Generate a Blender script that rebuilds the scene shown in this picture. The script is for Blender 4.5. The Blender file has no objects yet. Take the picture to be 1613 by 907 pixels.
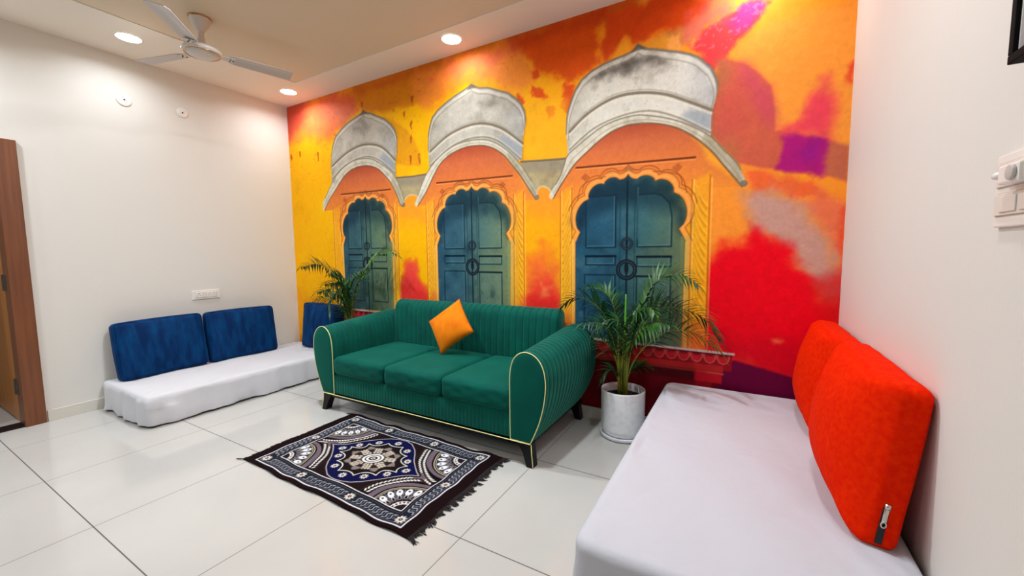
import bpy, bmesh, math, random
import numpy as np
from mathutils import Vector, Matrix

random.seed(7)
PI = math.pi
SC = bpy.context.scene
COL = SC.collection

# ------------------------------------------------------------------ room (metres)
W, H, SKIRT = 5.256, 3.038, 0.09
YB = -5.6                      # how far the room is built behind the camera
TRAY = 0.006

# ------------------------------------------------------------------ materials
def srgb(r, g, b):
    f = lambda c: (c/255/12.92) if c/255 <= 0.04045 else ((c/255+0.055)/1.055)**2.4
    return (f(r), f(g), f(b), 1.0)

def new_mat(name):
    m = bpy.data.materials.new(name); m.use_nodes = True
    nt = m.node_tree; b = nt.nodes['Principled BSDF']
    return m, nt, b

def mat(name, col, rough=0.5, metal=0.0, spec=0.5, noise=None, bump=None, sheen=0.0, sheen_tint=None, coat=0.0):
    """noise=(scale, second colour, contrast lo, hi); bump=(scale, strength, distance)"""
    m, nt, b = new_mat(name)
    b.inputs['Base Color'].default_value = col
    b.inputs['Roughness'].default_value = rough
    b.inputs['Metallic'].default_value = metal
    b.inputs['Specular IOR Level'].default_value = spec
    b.inputs['Coat Weight'].default_value = coat
    if sheen:
        b.inputs['Sheen Weight'].default_value = sheen
        b.inputs['Sheen Roughness'].default_value = 0.4
        b.inputs['Sheen Tint'].default_value = sheen_tint or (1, 1, 1, 1)
    tc = nt.nodes.new('ShaderNodeTexCoord')
    if noise:
        n = nt.nodes.new('ShaderNodeTexNoise'); n.inputs['Scale'].default_value = noise[0]
        n.inputs['Detail'].default_value = 6
        nt.links.new(tc.outputs['Object'], n.inputs['Vector'])
        r = nt.nodes.new('ShaderNodeValToRGB')
        r.color_ramp.elements[0].position = noise[2]; r.color_ramp.elements[1].position = noise[3]
        r.color_ramp.elements[0].color = col; r.color_ramp.elements[1].color = noise[1]
        nt.links.new(n.outputs['Fac'], r.inputs['Fac'])
        nt.links.new(r.outputs['Color'], b.inputs['Base Color'])
    if bump:
        n2 = nt.nodes.new('ShaderNodeTexNoise'); n2.inputs['Scale'].default_value = bump[0]
        n2.inputs['Detail'].default_value = 4
        nt.links.new(tc.outputs['Object'], n2.inputs['Vector'])
        bp = nt.nodes.new('ShaderNodeBump'); bp.inputs['Strength'].default_value = bump[1]
        bp.inputs['Distance'].default_value = bump[2]
        nt.links.new(n2.outputs['Fac'], bp.inputs['Height'])
        nt.links.new(bp.outputs['Normal'], b.inputs['Normal'])
    return m

def emis(name, col, s):
    m, nt, b = new_mat(name)
    b.inputs['Base Color'].default_value = (0.8, 0.8, 0.8, 1)
    b.inputs['Emission Color'].default_value = col
    b.inputs['Emission Strength'].default_value = s
    return m

M = {}
M['wall'] = mat('white_wall_paint', srgb(224, 221, 214), 0.55, spec=0.3, bump=(60, 0.04, 0.01))
M['ceil'] = mat('ceiling_paint', srgb(236, 228, 216), 0.7, spec=0.2)
M['tray'] = mat('ceiling_panel_beige', srgb(220, 204, 180), 0.7, spec=0.2)  # beige, browner than the ceiling border
M['skirt'] = mat('skirting_tile', srgb(214, 208, 196), 0.2, noise=(3, srgb(222, 217, 208), .3, .7))
M['sheet'] = mat('white_cotton_sheet', srgb(194, 195, 203), 0.85, spec=0.15, bump=(7, 0.5, 0.02), sheen=0.1)
M['sheet2'] = mat('white_cotton_sheet_soft', srgb(212, 212, 217), 0.85, spec=0.15, bump=(8, 0.3, 0.02), sheen=0.1)
M['core'] = mat('mattress_ticking', srgb(90, 80, 75), 0.9)
M['green'] = mat('green_velvet', srgb(0, 76, 67), 0.75, spec=0.1, noise=(7, srgb(0, 92, 78), .35, .75), bump=(350, .15, .002), sheen=0.6, sheen_tint=srgb(120, 200, 175))
M['greenp'] = mat('green_velvet_panel', srgb(0, 76, 66), 0.75, spec=0.1, noise=(6, srgb(0, 88, 75), .35, .75), bump=(350, .15, .002), sheen=0.35, sheen_tint=srgb(90, 200, 170))
M['piping'] = mat('yellow_piping', srgb(246, 238, 160), 0.5)
M['black'] = mat('black_lacquered_wood', srgb(10, 9, 11), 0.4, spec=.25)
M['orange'] = mat('orange_velvet', srgb(240, 132, 10), 0.8, spec=0.15, noise=(14, srgb(226, 112, 4), .4, .7), bump=(200, .2, .002), sheen=0.25, sheen_tint=srgb(255, 190, 90))
M['orange_p'] = mat('dark_orange_edge', srgb(150, 70, 10), 0.8)
def blue_velvet():
    m = mat('blue_crushed_velvet', srgb(0, 38, 84), 0.7, spec=0.1, noise=(9, srgb(1, 64, 116), .38, .72), bump=(220, .15, .002), sheen=0.15, sheen_tint=srgb(80, 150, 220))
    nt = m.node_tree                                    # brushed marks run up and down
    n = [x for x in nt.nodes if x.type == 'TEX_NOISE'][0]; tc = [x for x in nt.nodes if x.type == 'TEX_COORD'][0]
    mp = nt.nodes.new('ShaderNodeMapping'); mp.inputs['Scale'].default_value = (2.2, 2.2, 0.6)
    nt.links.new(tc.outputs['Object'], mp.inputs['Vector']); nt.links.new(mp.outputs['Vector'], n.inputs['Vector'])
    return m
M['blue'] = blue_velvet()
M['red'] = mat('red_velvet', srgb(222, 26, 0), 0.85, spec=0.04, noise=(55, srgb(236, 46, 0), .35, .75), bump=(220, .2, .002), sheen=0.04, sheen_tint=srgb(255, 110, 50))
M['zip'] = mat('black_zip_tape', srgb(14, 8, 10), 0.6)
M['steel'] = mat('bright_metal', srgb(205, 200, 190), 0.25, metal=1.0)
M['gold'] = mat('gold_trim', srgb(205, 150, 90), 0.25, metal=1.0)
M['fan'] = mat('ivory_fan_enamel', srgb(212, 204, 196), 0.35)
M['fan_d'] = mat('fan_blade_enamel', srgb(196, 190, 188), 0.4)
M['plastic'] = mat('white_plastic', srgb(236, 232, 226), 0.3)
M['plastic2'] = mat('ivory_switch_plastic', srgb(226, 218, 210), 0.3)
M['grey'] = mat('grey_plastic', srgb(196, 190, 184), 0.4)
M['frame_black'] = mat('matt_black_frame', srgb(8, 8, 9), 0.7, spec=.1)
M['hinge'] = mat('dark_bronze_hinge', srgb(96, 84, 74), 0.5, metal=.6)
M['hole'] = mat('dark_hole', srgb(30, 28, 28), 0.8)
M['pot'] = mat('white_glazed_pot', srgb(252, 253, 255), 0.35, noise=(30, srgb(238, 239, 246), .4, .7))
M['soil'] = mat('dark_soil', srgb(34, 26, 22), 0.95, noise=(60, srgb(60, 46, 36), .4, .7), bump=(80, .8, .01))
M['leaf'] = mat('palm_leaf', srgb(20, 70, 28), 0.4, noise=(7, srgb(74, 128, 40), .4, .75))
M['leaf2'] = mat('palm_leaf_dark', srgb(16, 60, 34), 0.45, noise=(6, srgb(36, 98, 40), .35, .75))
M['stem'] = mat('palm_stem', srgb(104, 118, 30), 0.5, noise=(9, srgb(150, 150, 40), .35, .75))
M['spear'] = mat('young_palm_spear', srgb(100, 175, 50), 0.5)
def wood(name, c1, c2, sc=2.0):
    m, nt, b = new_mat(name)
    tc = nt.nodes.new('ShaderNodeTexCoord'); mp = nt.nodes.new('ShaderNodeMapping')
    mp.inputs['Scale'].default_value = (14*sc, 14*sc, 0.7*sc)
    n = nt.nodes.new('ShaderNodeTexNoise'); n.inputs['Scale'].default_value = 1.5; n.inputs['Detail'].default_value = 8
    r = nt.nodes.new('ShaderNodeValToRGB'); r.color_ramp.elements[0].color = c1; r.color_ramp.elements[1].color = c2
    r.color_ramp.elements[0].position = .3; r.color_ramp.elements[1].position = .7
    nt.links.new(tc.outputs['Object'], mp.inputs['Vector']); nt.links.new(mp.outputs['Vector'], n.inputs['Vector'])
    nt.links.new(n.outputs['Fac'], r.inputs['Fac']); nt.links.new(r.outputs['Color'], b.inputs['Base Color'])
    b.inputs['Roughness'].default_value = .4
    return m
M['wood'] = wood('brown_door_frame_wood', srgb(104, 58, 30), srgb(128, 74, 40))
M['wood2'] = wood('golden_door_leaf_wood', srgb(172, 104, 34), srgb(196, 124, 48))

def floor_mat():
    m, nt, b = new_mat('polished_floor_tiles')
    L = nt.links
    geo = nt.nodes.new('ShaderNodeNewGeometry')
    sep = nt.nodes.new('ShaderNodeSeparateXYZ'); L.new(geo.outputs['Position'], sep.inputs[0])
    def mth(op, a, bb=None):
        n = nt.nodes.new('ShaderNodeMath'); n.operation = op
        for i, v in enumerate((a, bb)):
            if v is None: continue
            if isinstance(v, (int, float)): n.inputs[i].default_value = v
            else: L.new(v, n.inputs[i])
        return n.outputs[0]
    def joint(axis, off, pitch, half):
        t = mth('ADD', sep.outputs[axis], -off + pitch*40 + pitch/2)
        t = mth('MODULO', t, pitch)
        t = mth('ABSOLUTE', mth('SUBTRACT', t, pitch/2))
        return mth('LESS_THAN', t, half)
    jx = joint('X', 3.679, 0.80, 0.0019); jy = joint('Y', -0.791, 0.80, 0.0026)
    j = mth('MAXIMUM', jx, jy)
    n = nt.nodes.new('ShaderNodeTexNoise'); n.inputs['Scale'].default_value = 1.6; n.inputs['Detail'].default_value = 5
    L.new(geo.outputs['Position'], n.inputs['Vector'])
    r = nt.nodes.new('ShaderNodeValToRGB')
    r.color_ramp.elements[0].color = srgb(192, 190, 185); r.color_ramp.elements[1].color = srgb(199, 197, 192)
    r.color_ramp.elements[0].position = .35; r.color_ramp.elements[1].position = .65
    L.new(n.outputs['Fac'], r.inputs['Fac'])
    mx = nt.nodes.new('ShaderNodeMix'); mx.data_type = 'RGBA'
    L.new(j, mx.inputs['Factor']); L.new(r.outputs['Color'], mx.inputs['A']); mx.inputs['B'].default_value = srgb(96, 90, 86)
    L.new(mx.outputs['Result'], b.inputs['Base Color'])
    L.new(mth('ADD', mth('MULTIPLY', j, 0.5), 0.10), b.inputs['Roughness'])
    b.inputs['Specular IOR Level'].default_value = 0.45
    return m
M['floor'] = floor_mat()

def vcol_mat(name, rough, spec, bump, grain):
    m, nt, b = new_mat(name)
    at = nt.nodes.new('ShaderNodeVertexColor'); at.layer_name = 'Print'
    tc = nt.nodes.new('ShaderNodeTexCoord')
    n = nt.nodes.new('ShaderNodeTexNoise'); n.inputs['Scale'].default_value = grain[0]; n.inputs['Detail'].default_value = 5
    nt.links.new(tc.outputs['Object'], n.inputs['Vector'])
    mr = nt.nodes.new('ShaderNodeMapRange'); mr.inputs[1].default_value = .3; mr.inputs[2].default_value = .7
    mr.inputs[3].default_value = 1-grain[1]; mr.inputs[4].default_value = 1+grain[1]
    nt.links.new(n.outputs['Fac'], mr.inputs[0])
    mx = nt.nodes.new('ShaderNodeVectorMath'); mx.operation = 'SCALE'
    nt.links.new(at.outputs['Color'], mx.inputs[0]); nt.links.new(mr.outputs[0], mx.inputs['Scale'])
    nt.links.new(mx.outputs[0], b.inputs['Base Color'])
    b.inputs['Roughness'].default_value = rough; b.inputs['Specular IOR Level'].default_value = spec
    bp = nt.nodes.new('ShaderNodeBump'); bp.inputs['Strength'].default_value = bump[1]; bp.inputs['Distance'].default_value = .003
    n2 = nt.nodes.new('ShaderNodeTexNoise'); n2.inputs['Scale'].default_value = bump[0]
    nt.links.new(tc.outputs['Object'], n2.inputs['Vector'])
    nt.links.new(n2.outputs['Fac'], bp.inputs['Height']); nt.links.new(bp.outputs['Normal'], b.inputs['Normal'])
    return m
M['mural'] = vcol_mat('printed_mural_paper', 0.55, 0.10, (220, .25), (45, .05))
M['rug'] = vcol_mat('woven_rug_pile', 0.95, 0.05, (600, .5), (180, .18))

# ------------------------------------------------------------------ object helpers
def link(o, parent=None):
    COL.objects.link(o)
    if parent is not None: o.parent = parent
    return o

def mesh_obj(name, verts, faces, m, parent=None, smooth=True):
    me = bpy.data.meshes.new(name)
    me.from_pydata([tuple(v) for v in verts], [], faces)
    me.update()
    if smooth: me.polygons.foreach_set('use_smooth', [True]*len(me.polygons))
    for mm in (m if isinstance(m, (list, tuple)) else [m]): me.materials.append(mm)
    return link(bpy.data.objects.new(name, me), parent)

class MB:
    """collects shapes for ONE mesh"""
    def __init__(s): s.v = []; s.f = []; s.mi = []
    def add(s, v, f, mi=0):
        o = len(s.v); s.v += [tuple(p) for p in v]; s.f += [tuple(i+o for i in q) for q in f]; s.mi += [mi]*len(f)
    def box(s, a, b, mi=0, bev=0.0):
        bm = bmesh.new(); bmesh.ops.create_cube(bm, size=1)
        for v in bm.verts:
            v.co = Vector([(a[i]+b[i])/2 + v.co[i]*(b[i]-a[i]) for i in range(3)])
        if bev: bmesh.ops.bevel(bm, geom=bm.edges[:], offset=bev, segments=2, affect='EDGES', profile=.5)
        bm.verts.index_update()
        s.add([v.co[:] for v in bm.verts], [[v.index for v in f.verts] for f in bm.faces], mi); bm.free()
    def tube(s, pts, rad, n=8, mi=0, caps=True):
        pts = [Vector(p) for p in pts]; N = len(pts)
        R = rad if isinstance(rad, (list, tuple)) else [rad]*N
        up = Vector((0, 0, 1)); vs = []; prev = None
        for i, p in enumerate(pts):
            t = (pts[min(i+1, N-1)] - pts[max(i-1, 0)]).normalized()
            if prev is None:
                a = t.cross(up if abs(t.z) < .95 else Vector((1, 0, 0))).normalized()
            else:
                a = (prev - t*prev.dot(t)).normalized()
            prev = a; b = t.cross(a)
            vs += [p + (a*math.cos(2*PI*k/n) + b*math.sin(2*PI*k/n))*R[i] for k in range(n)]
        fs = [(i*n+k, i*n+(k+1) % n, (i+1)*n+(k+1) % n, (i+1)*n+k) for i in range(N-1) for k in range(n)]
        if caps: fs += [tuple(range(n-1, -1, -1)), tuple((N-1)*n+k for k in range(n))]
        s.add(vs, fs, mi)
    def lathe(s, prof, c=(0, 0, 0), n=40, mi=0):
        vs = [(c[0]+r*math.cos(2*PI*k/n), c[1]+r*math.sin(2*PI*k/n), c[2]+z) for r, z in prof for k in range(n)]
        fs = [(i*n+k, i*n+(k+1) % n, (i+1)*n+(k+1) % n, (i+1)*n+k) for i in range(len(prof)-1) for k in range(n)]
        s.add(vs, fs, mi)
    def build(s, name, m, parent=None, smooth=True, auto=None):
        o = mesh_obj(name, s.v, s.f, m, parent, smooth)
        if len(set(s.mi)) > 1: o.data.polygons.foreach_set('material_index', s.mi)
        bm = bmesh.new(); bm.from_mesh(o.data); bmesh.ops.recalc_face_normals(bm, faces=bm.faces[:]); bm.to_mesh(o.data); bm.free()
        if auto is not None:
            o.data.set_sharp_from_angle(angle=math.radians(auto))
        return o

def empty(name, loc, label, cat, group=None, rz=0.0, kind=None):
    o = bpy.data.objects.new(name, None); link(o)
    o.location = loc; o.rotation_euler = (0, 0, rz); o.empty_display_size = .05
    o['label'] = label; o['category'] = cat
    if group: o['group'] = group
    if kind: o['kind'] = kind
    return o

def tag(o, label, cat, group=None):
    o['label'] = label; o['category'] = cat
    if group: o['group'] = group
    return o

def struct(o):
    o['kind'] = 'structure'; return o

def origin_to(o, p):
    p = Vector(p)
    o.data.transform(Matrix.Translation(-p)); o.location = p
    return o

def copy_tree(o, parent=None):
    c = o.copy(); COL.objects.link(c)
    if parent is not None: c.parent = parent
    for ch in list(o.children): copy_tree(ch, c)
    return c

def catmull(pts, per=6, closed=False):
    P = [Vector(p) for p in pts]; n = len(P); out = []
    seg = n if closed else n-1
    for i in range(seg):
        g = lambda k: P[k % n] if closed else P[max(0, min(n-1, k))]
        a, b, c, d = g(i-1), g(i), g(i+1), g(i+2)
        for j in range(per):
            t = j/per
            out.append(.5*((2*b)+(c-a)*t+(2*a-5*b+4*c-d)*t*t+(-a+3*b-3*c+d)*t**3))
    if not closed: out.append(P[-1])
    return out

def resample(P, n, closed=False):
    P = [Vector(p) for p in P]
    Q = P + [P[0]] if closed else P
    L = [0]
    for a, b in zip(Q, Q[1:]): L.append(L[-1]+(b-a).length)
    out = []; j = 0
    m = n if closed else n-1
    for i in range(n):
        s = L[-1]*i/m
        while j < len(L)-2 and L[j+1] < s: j += 1
        t = (s-L[j])/max(1e-9, L[j+1]-L[j]); out.append(Q[j].lerp(Q[j+1], min(1, t)))
    return out

def rbox(sx, sy, sz, r, n=18, bulge=(0, 0, 0), pinch=0.0, wob=0.0, seed=0):
    """soft box cushion centred on the origin: rounded edges, faces bulging by `bulge` along each axis"""
    bm = bmesh.new(); bmesh.ops.create_cube(bm, size=2)
    bmesh.ops.subdivide_edges(bm, edges=bm.edges[:], cuts=n, use_grid_fill=True)
    rn = random.Random(seed); ph = [rn.uniform(0, 6) for _ in range(9)]
    h = Vector((sx/2, sy/2, sz/2))
    for v in bm.verts:
        u = Vector([math.sin(c*PI/2)*.55+c*.45 for c in v.co])
        p = Vector((u.x*h.x, u.y*h.y, u.z*h.z))
        q = Vector([max(-(h[i]-r), min(h[i]-r, p[i])) for i in range(3)])
        d = p-q
        if d.length > 1e-9: p = q + d.normalized()*min(r, d.length*1.0) if d.length > r else p
        k = [1-abs(c)**2.2 for c in u]
        p.x += math.copysign(bulge[0]*k[1]*k[2], u.x) if abs(u.x) > .02 else 0
        p.y += math.copysign(bulge[1]*k[0]*k[2], u.y)*min(1, abs(u.y)*1.2)
        p.z += math.copysign(bulge[2]*k[0]*k[1], u.z)*min(1, abs(u.z)*1.2)
        if pinch:
            p.x *= 1-pinch*(1-abs(u.z)**2)*(abs(u.x)); p.z *= 1-pinch*(1-abs(u.x)**2)*(abs(u.z))
        if wob:
            w = wob*(math.sin(9*u.x+ph[0])*math.sin(7*u.z+ph[1])+.6*math.sin(15*u.x+4*u.z+ph[2]))
            p.y += w*math.copysign(1, u.y)
        v.co = p
    bm.verts.index_update()
    vs = [v.co.copy() for v in bm.verts]; fs = [[v.index for v in f.verts] for f in bm.faces]
    bm.free(); return vs, fs

# ------------------------------------------------------------------ little painter for printed surfaces
def fbm(X, Y, scale, octv=4, seed=0):
    rng = np.random.default_rng(seed); out = np.zeros_like(X); amp = 1.0; tot = 0
    for _ in range(octv):
        T = rng.random((256, 256)); x = X*scale; y = Y*scale
        xi = np.floor(x).astype(int); yi = np.floor(y).astype(int); fx = x-xi; fy = y-yi
        fx = fx*fx*(3-2*fx); fy = fy*fy*(3-2*fy)
        a = T[yi % 256, xi % 256]; b = T[yi % 256, (xi+1) % 256]; c = T[(yi+1) % 256, xi % 256]; d = T[(yi+1) % 256, (xi+1) % 256]
        out += amp*((a*(1-fx)+b*fx)*(1-fy)+(c*(1-fx)+d*fx)*fy-.5); tot += amp; amp *= .5; scale *= 2.03
    return out*2/tot                                     # about -1..1

class Canvas:
    def __init__(s, x0, x1, z0, z1, res):
        s.nx = int(round((x1-x0)/res))+1; s.nz = int(round((z1-z0)/res))+1
        s.x = np.linspace(x0, x1, s.nx); s.z = np.linspace(z0, z1, s.nz)
        s.X, s.Z = np.meshgrid(s.x, s.z); s.C = np.zeros((s.nz, s.nx, 3)); s.aa = res*.8
        s.N = {}
    def noise(s, scale, seed):
        k = (scale, seed)
        if k not in s.N: s.N[k] = fbm(s.X, s.Z, scale, 5, seed)
        return s.N[k]
    def win(s, pts, pad):
        P = np.asarray(pts, float)
        i0 = np.searchsorted(s.x, P[:, 0].min()-pad); i1 = np.searchsorted(s.x, P[:, 0].max()+pad)
        j0 = np.searchsorted(s.z, P[:, 1].min()-pad); j1 = np.searchsorted(s.z, P[:, 1].max()+pad)
        return slice(j0, j1), slice(i0, i1)
    def put(s, w, m, col, a=1.0):
        col = np.asarray(col, float)/255 if not isinstance(col, np.ndarray) else col
        s.C[w] += (col-s.C[w])*(np.clip(m, 0, 1)*a)[..., None]
    def dist(s, w, pts, closed):
        X, Z = s.X[w], s.Z[w]; P = np.asarray(pts, float); D = np.full(X.shape, 1e9); ins = np.zeros(X.shape, bool)
        n = len(P)
        for i in range(n if closed else n-1):
            a, b = P[i], P[(i+1) % n]; e = b-a; l2 = e@e+1e-12
            t = np.clip(((X-a[0])*e[0]+(Z-a[1])*e[1])/l2, 0, 1)
            D = np.minimum(D, (X-a[0]-t*e[0])**2+(Z-a[1]-t*e[1])**2)
            if closed and a[1] != b[1]:
                ins ^= ((a[1] > Z) != (b[1] > Z)) & (X < (b[0]-a[0])*(Z-a[1])/(b[1]-a[1])+a[0])
        D = np.sqrt(D)
        return np.where(ins, -D, D) if closed else D
    def poly(s, pts, col, a=1.0, soft=0.0, noise=None, smooth=False):
        """noise=(amplitude, scale, seed) roughens the edge"""
        if smooth: pts = [tuple(p[:2]) for p in catmull([(q[0], q[1], 0) for q in pts], 5, True)]
        sft = max(soft, s.aa); w = s.win(pts, sft+(noise[0] if noise else 0)+.01)
        if s.X[w].size == 0: return
        d = s.dist(w, pts, True)
        if noise: d = d + noise[0]*s.noise(noise[1], noise[2])[w]
        t = np.clip(.5-d/(2*sft), 0, 1); s.put(w, t*t*(3-2*t), col, a)
    def line(s, pts, width, col, a=1.0, soft=0.0, smooth=False, closed=False):
        if smooth: pts = [tuple(p[:2]) for p in catmull([(q[0], q[1], 0) for q in pts], 6, closed)]
        sft = max(soft, s.aa); w = s.win(pts, width+sft+.005)
        if s.X[w].size == 0: return
        d = s.dist(w, pts, closed); d = np.abs(d) if closed else d
        s.put(w, .5-(d-width/2)/(2*sft), col, a)
    def ell(s, c, rx, rz, col, a=1.0, soft=0.0, ring=None, rot=0.0):
        w = s.win([(c[0]-max(rx, rz), c[1]-max(rx, rz)), (c[0]+max(rx, rz), c[1]+max(rx, rz))], soft+.02)
        if s.X[w].size == 0: return
        dx, dz = s.X[w]-c[0], s.Z[w]-c[1]
        if rot: dx, dz = dx*math.cos(rot)+dz*math.sin(rot), -dx*math.sin(rot)+dz*math.cos(rot)
        d = (np.sqrt((dx/rx)**2+(dz/rz)**2)-1)*min(rx, rz); sft = max(soft, s.aa)
        if ring is not None: d = np.abs(d)-ring/2
        s.put(w, .5-d/(2*sft), col, a)
    def linear(s):
        c = np.clip(s.C, 0, 1)
        return np.where(c <= .04045, c/12.92, ((c+.055)/1.055)**2.4)
    def mesh(s, name, m, pos, parent=None):
        """pos: (X, Z) arrays -> (N, 3) coordinates"""
        co = pos(s.X, s.Z).astype(np.float32)
        me = bpy.data.meshes.new(name); nv = s.nx*s.nz; nf = (s.nx-1)*(s.nz-1)
        idx = np.arange(nv).reshape(s.nz, s.nx)
        q = np.stack([idx[:-1, :-1], idx[:-1, 1:], idx[1:, 1:], idx[1:, :-1]], -1).reshape(-1).astype(np.int32)
        me.vertices.add(nv); me.vertices.foreach_set('co', co.reshape(-1))
        me.loops.add(nf*4); me.loops.foreach_set('vertex_index', q)
        me.polygons.add(nf); me.polygons.foreach_set('loop_start', np.arange(0, nf*4, 4, dtype=np.int32))
        me.update(calc_edges=True)
        at = me.color_attributes.new('Print', 'FLOAT_COLOR', 'POINT')
        rgba = np.ones((nv, 4), np.float32); rgba[:, :3] = s.linear().reshape(-1, 3); at.data.foreach_set('color', rgba.reshape(-1))
        me.polygons.foreach_set('use_smooth', np.ones(nf, bool))
        me.materials.append(m); me.validate()
        return link(bpy.data.objects.new(name, me), parent)

# ------------------------------------------------------------------ camera, measured outlines
CAM = (637.424, 0.52171, -0.08675, -0.01049, 4.7662, -2.9809, 1.2979)
EXPOSURE = 0.48
Z = {}
Z['w1_groove']=[(0.78, 2.274), (1.041, 2.389), (1.303, 2.432), (1.545, 2.376), (1.73, 2.225)]
Z['w1_groove2']=[(0.77, 2.134), (0.993, 2.255), (1.296, 2.308), (1.504, 2.252), (1.724, 2.098)]
Z['w2_groove']=[(2.188, 2.248), (2.429, 2.371), (2.713, 2.413), (2.949, 2.345), (3.164, 2.186)]
Z['w2_groove2']=[(2.183, 2.118), (2.455, 2.263), (2.711, 2.298), (2.921, 2.242), (3.148, 2.061)]
Z['bridge12']=[(1.71, 2.051), (1.948, 2.041), (2.161, 2.045), (2.184, 1.975), (2.047, 1.83), (2.0, 1.858), (1.941, 1.872), (1.88, 1.859), (1.827, 1.816), (1.748, 1.955)]
Z['bridge23']=[(3.15, 2.039), (3.34, 2.026), (3.563, 2.015), (3.554, 1.94), (3.427, 1.759), (3.398, 1.803), (3.348, 1.828), (3.311, 1.818), (3.282, 1.771), (3.188, 1.947)]
Z['topleft_red']=[(-0.028, 3.069), (0.259, 3.063), (0.76, 3.042), (1.253, 3.015), (1.259, 2.777), (1.035, 2.701), (0.847, 2.643), (0.723, 2.572), (0.431, 2.646), (0.277, 2.684), (0.0, 2.645), (-0.033, 2.876)]
Z['top_brown12']=[(1.165, 2.991), (1.618, 3.007), (2.059, 3.013), (2.382, 3.024), (2.372, 2.701), (2.15, 2.707), (1.975, 2.699), (1.793, 2.708), (1.582, 2.699), (1.321, 2.766), (1.199, 2.844)]
Z['shadow1']=[(1.599, 2.662), (1.713, 2.616), (1.877, 2.511), (1.998, 2.388), (2.063, 2.249), (2.067, 2.136), (1.73, 2.175), (1.762, 2.449)]
Z['top_orange2']=[(2.002, 3.011), (2.403, 3.022), (2.832, 3.028), (3.152, 3.024), (3.241, 2.887), (3.328, 2.665), (3.147, 2.574), (2.892, 2.691), (2.652, 2.741), (2.392, 2.693), (2.194, 2.641), (1.989, 2.709)]
Z['top_red3']=[(3.121, 3.013), (3.457, 3.029), (3.827, 3.018), (3.831, 2.638), (3.699, 2.597), (3.608, 2.532), (3.499, 2.591), (3.386, 2.64), (3.27, 2.703), (3.24, 2.786), (3.166, 2.906)]
Z['redpatch_a']=[(3.239, 2.633), (3.328, 2.576), (3.4, 2.499), (3.356, 2.482), (3.268, 2.537)]
Z['redpatch_b']=[(3.385, 2.451), (3.442, 2.428), (3.456, 2.362), (3.399, 2.322), (3.363, 2.404)]
Z['redpatch_c']=[(3.526, 2.573), (3.607, 2.544), (3.594, 2.437), (3.554, 2.333), (3.512, 2.403)]
Z['redpatch_d']=[(3.116, 2.58), (3.178, 2.542), (3.17, 2.491), (3.124, 2.539)]
Z['redpatch_e']=[(3.24, 2.735), (3.314, 2.731), (3.328, 2.677), (3.262, 2.666)]
Z['top_redbright3']=[(3.845, 3.002), (4.129, 2.995), (4.423, 2.93), (4.559, 2.9), (4.506, 2.835), (4.404, 2.78), (4.309, 2.745), (4.133, 2.754), (4.055, 2.716), (3.973, 2.782), (3.848, 2.68)]
Z['tan3']=[(4.134, 2.696), (4.223, 2.73), (4.32, 2.791), (4.46, 2.824), (4.627, 2.822), (4.65, 2.769), (4.542, 2.742), (4.465, 2.667), (4.348, 2.636)]
Z['streak']=[(4.793, 2.806), (4.835, 2.76), (4.808, 2.69), (4.718, 2.613), (4.636, 2.529), (4.583, 2.471), (4.551, 2.431), (4.468, 2.546), (4.384, 2.64), (4.464, 2.68), (4.542, 2.742), (4.65, 2.769), (4.691, 2.803)]
Z['streak_mag']=[(4.712, 2.797), (4.824, 2.774), (4.806, 2.724), (4.737, 2.665), (4.675, 2.659), (4.641, 2.714)]
Z['orangebig']=[(4.859, 2.643), (5.048, 2.654), (5.257, 2.645), (5.278, 1.858), (5.153, 1.919), (4.953, 2.004), (4.897, 2.047), (4.873, 2.28), (4.724, 2.439), (4.626, 2.514), (4.719, 2.578)]
Z['shadow3']=[(4.571, 2.498), (4.626, 2.502), (4.724, 2.45), (4.809, 2.368), (4.873, 2.28), (4.893, 2.14), (4.901, 2.018), (4.972, 2.001), (5.078, 1.963), (5.256, 1.877), (5.261, 1.676), (5.18, 1.717), (5.125, 1.734), (5.021, 1.756), (4.912, 1.785), (4.788, 1.817), (4.712, 1.843), (4.644, 1.93), (4.557, 2.041), (4.547, 2.189), (4.583, 2.304)]
Z['shadow3_mauve']=[(4.724, 2.439), (4.809, 2.368), (4.873, 2.28), (4.893, 2.14), (4.898, 2.047), (4.839, 2.103), (4.773, 2.231), (4.707, 2.338)]
Z['pinkright']=[(4.962, 2.014), (5.026, 2.071), (5.068, 2.196), (5.119, 2.273), (5.158, 2.302), (5.163, 2.178), (5.165, 2.048), (5.162, 1.918), (5.078, 1.963)]
Z['purple']=[(4.944, 1.971), (5.011, 1.979), (5.153, 1.924), (5.143, 1.832), (5.139, 1.716), (5.069, 1.74), (4.912, 1.785), (4.93, 1.824)]
Z['rededge_top']=[(5.235, 2.311), (5.259, 2.337), (5.253, 2.213), (5.226, 2.239)]
Z['lower_orange']=[(4.712, 1.841), (4.825, 1.797), (5.013, 1.731), (5.14, 1.652), (5.252, 1.54), (5.279, 0.982), (5.146, 0.975), (5.009, 1.19), (4.897, 1.334), (4.64, 1.339), (4.549, 1.34), (4.536, 1.795)]
Z['lower_redmottle']=[(4.741, 1.822), (4.921, 1.756), (5.115, 1.661), (5.142, 1.614), (5.056, 1.606), (4.925, 1.647), (4.804, 1.625), (4.767, 1.692)]
Z['greypink']=[(4.776, 1.627), (4.886, 1.635), (4.993, 1.595), (5.087, 1.467), (5.179, 1.328), (5.233, 1.192), (5.24, 1.041), (5.181, 1.008), (5.087, 1.175), (5.018, 1.3), (4.936, 1.38), (4.838, 1.447), (4.793, 1.53)]
Z['coralright']=[(5.141, 1.644), (5.264, 1.532), (5.282, 0.922), (5.219, 0.979), (5.232, 1.222), (5.125, 1.435), (5.045, 1.561)]
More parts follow.
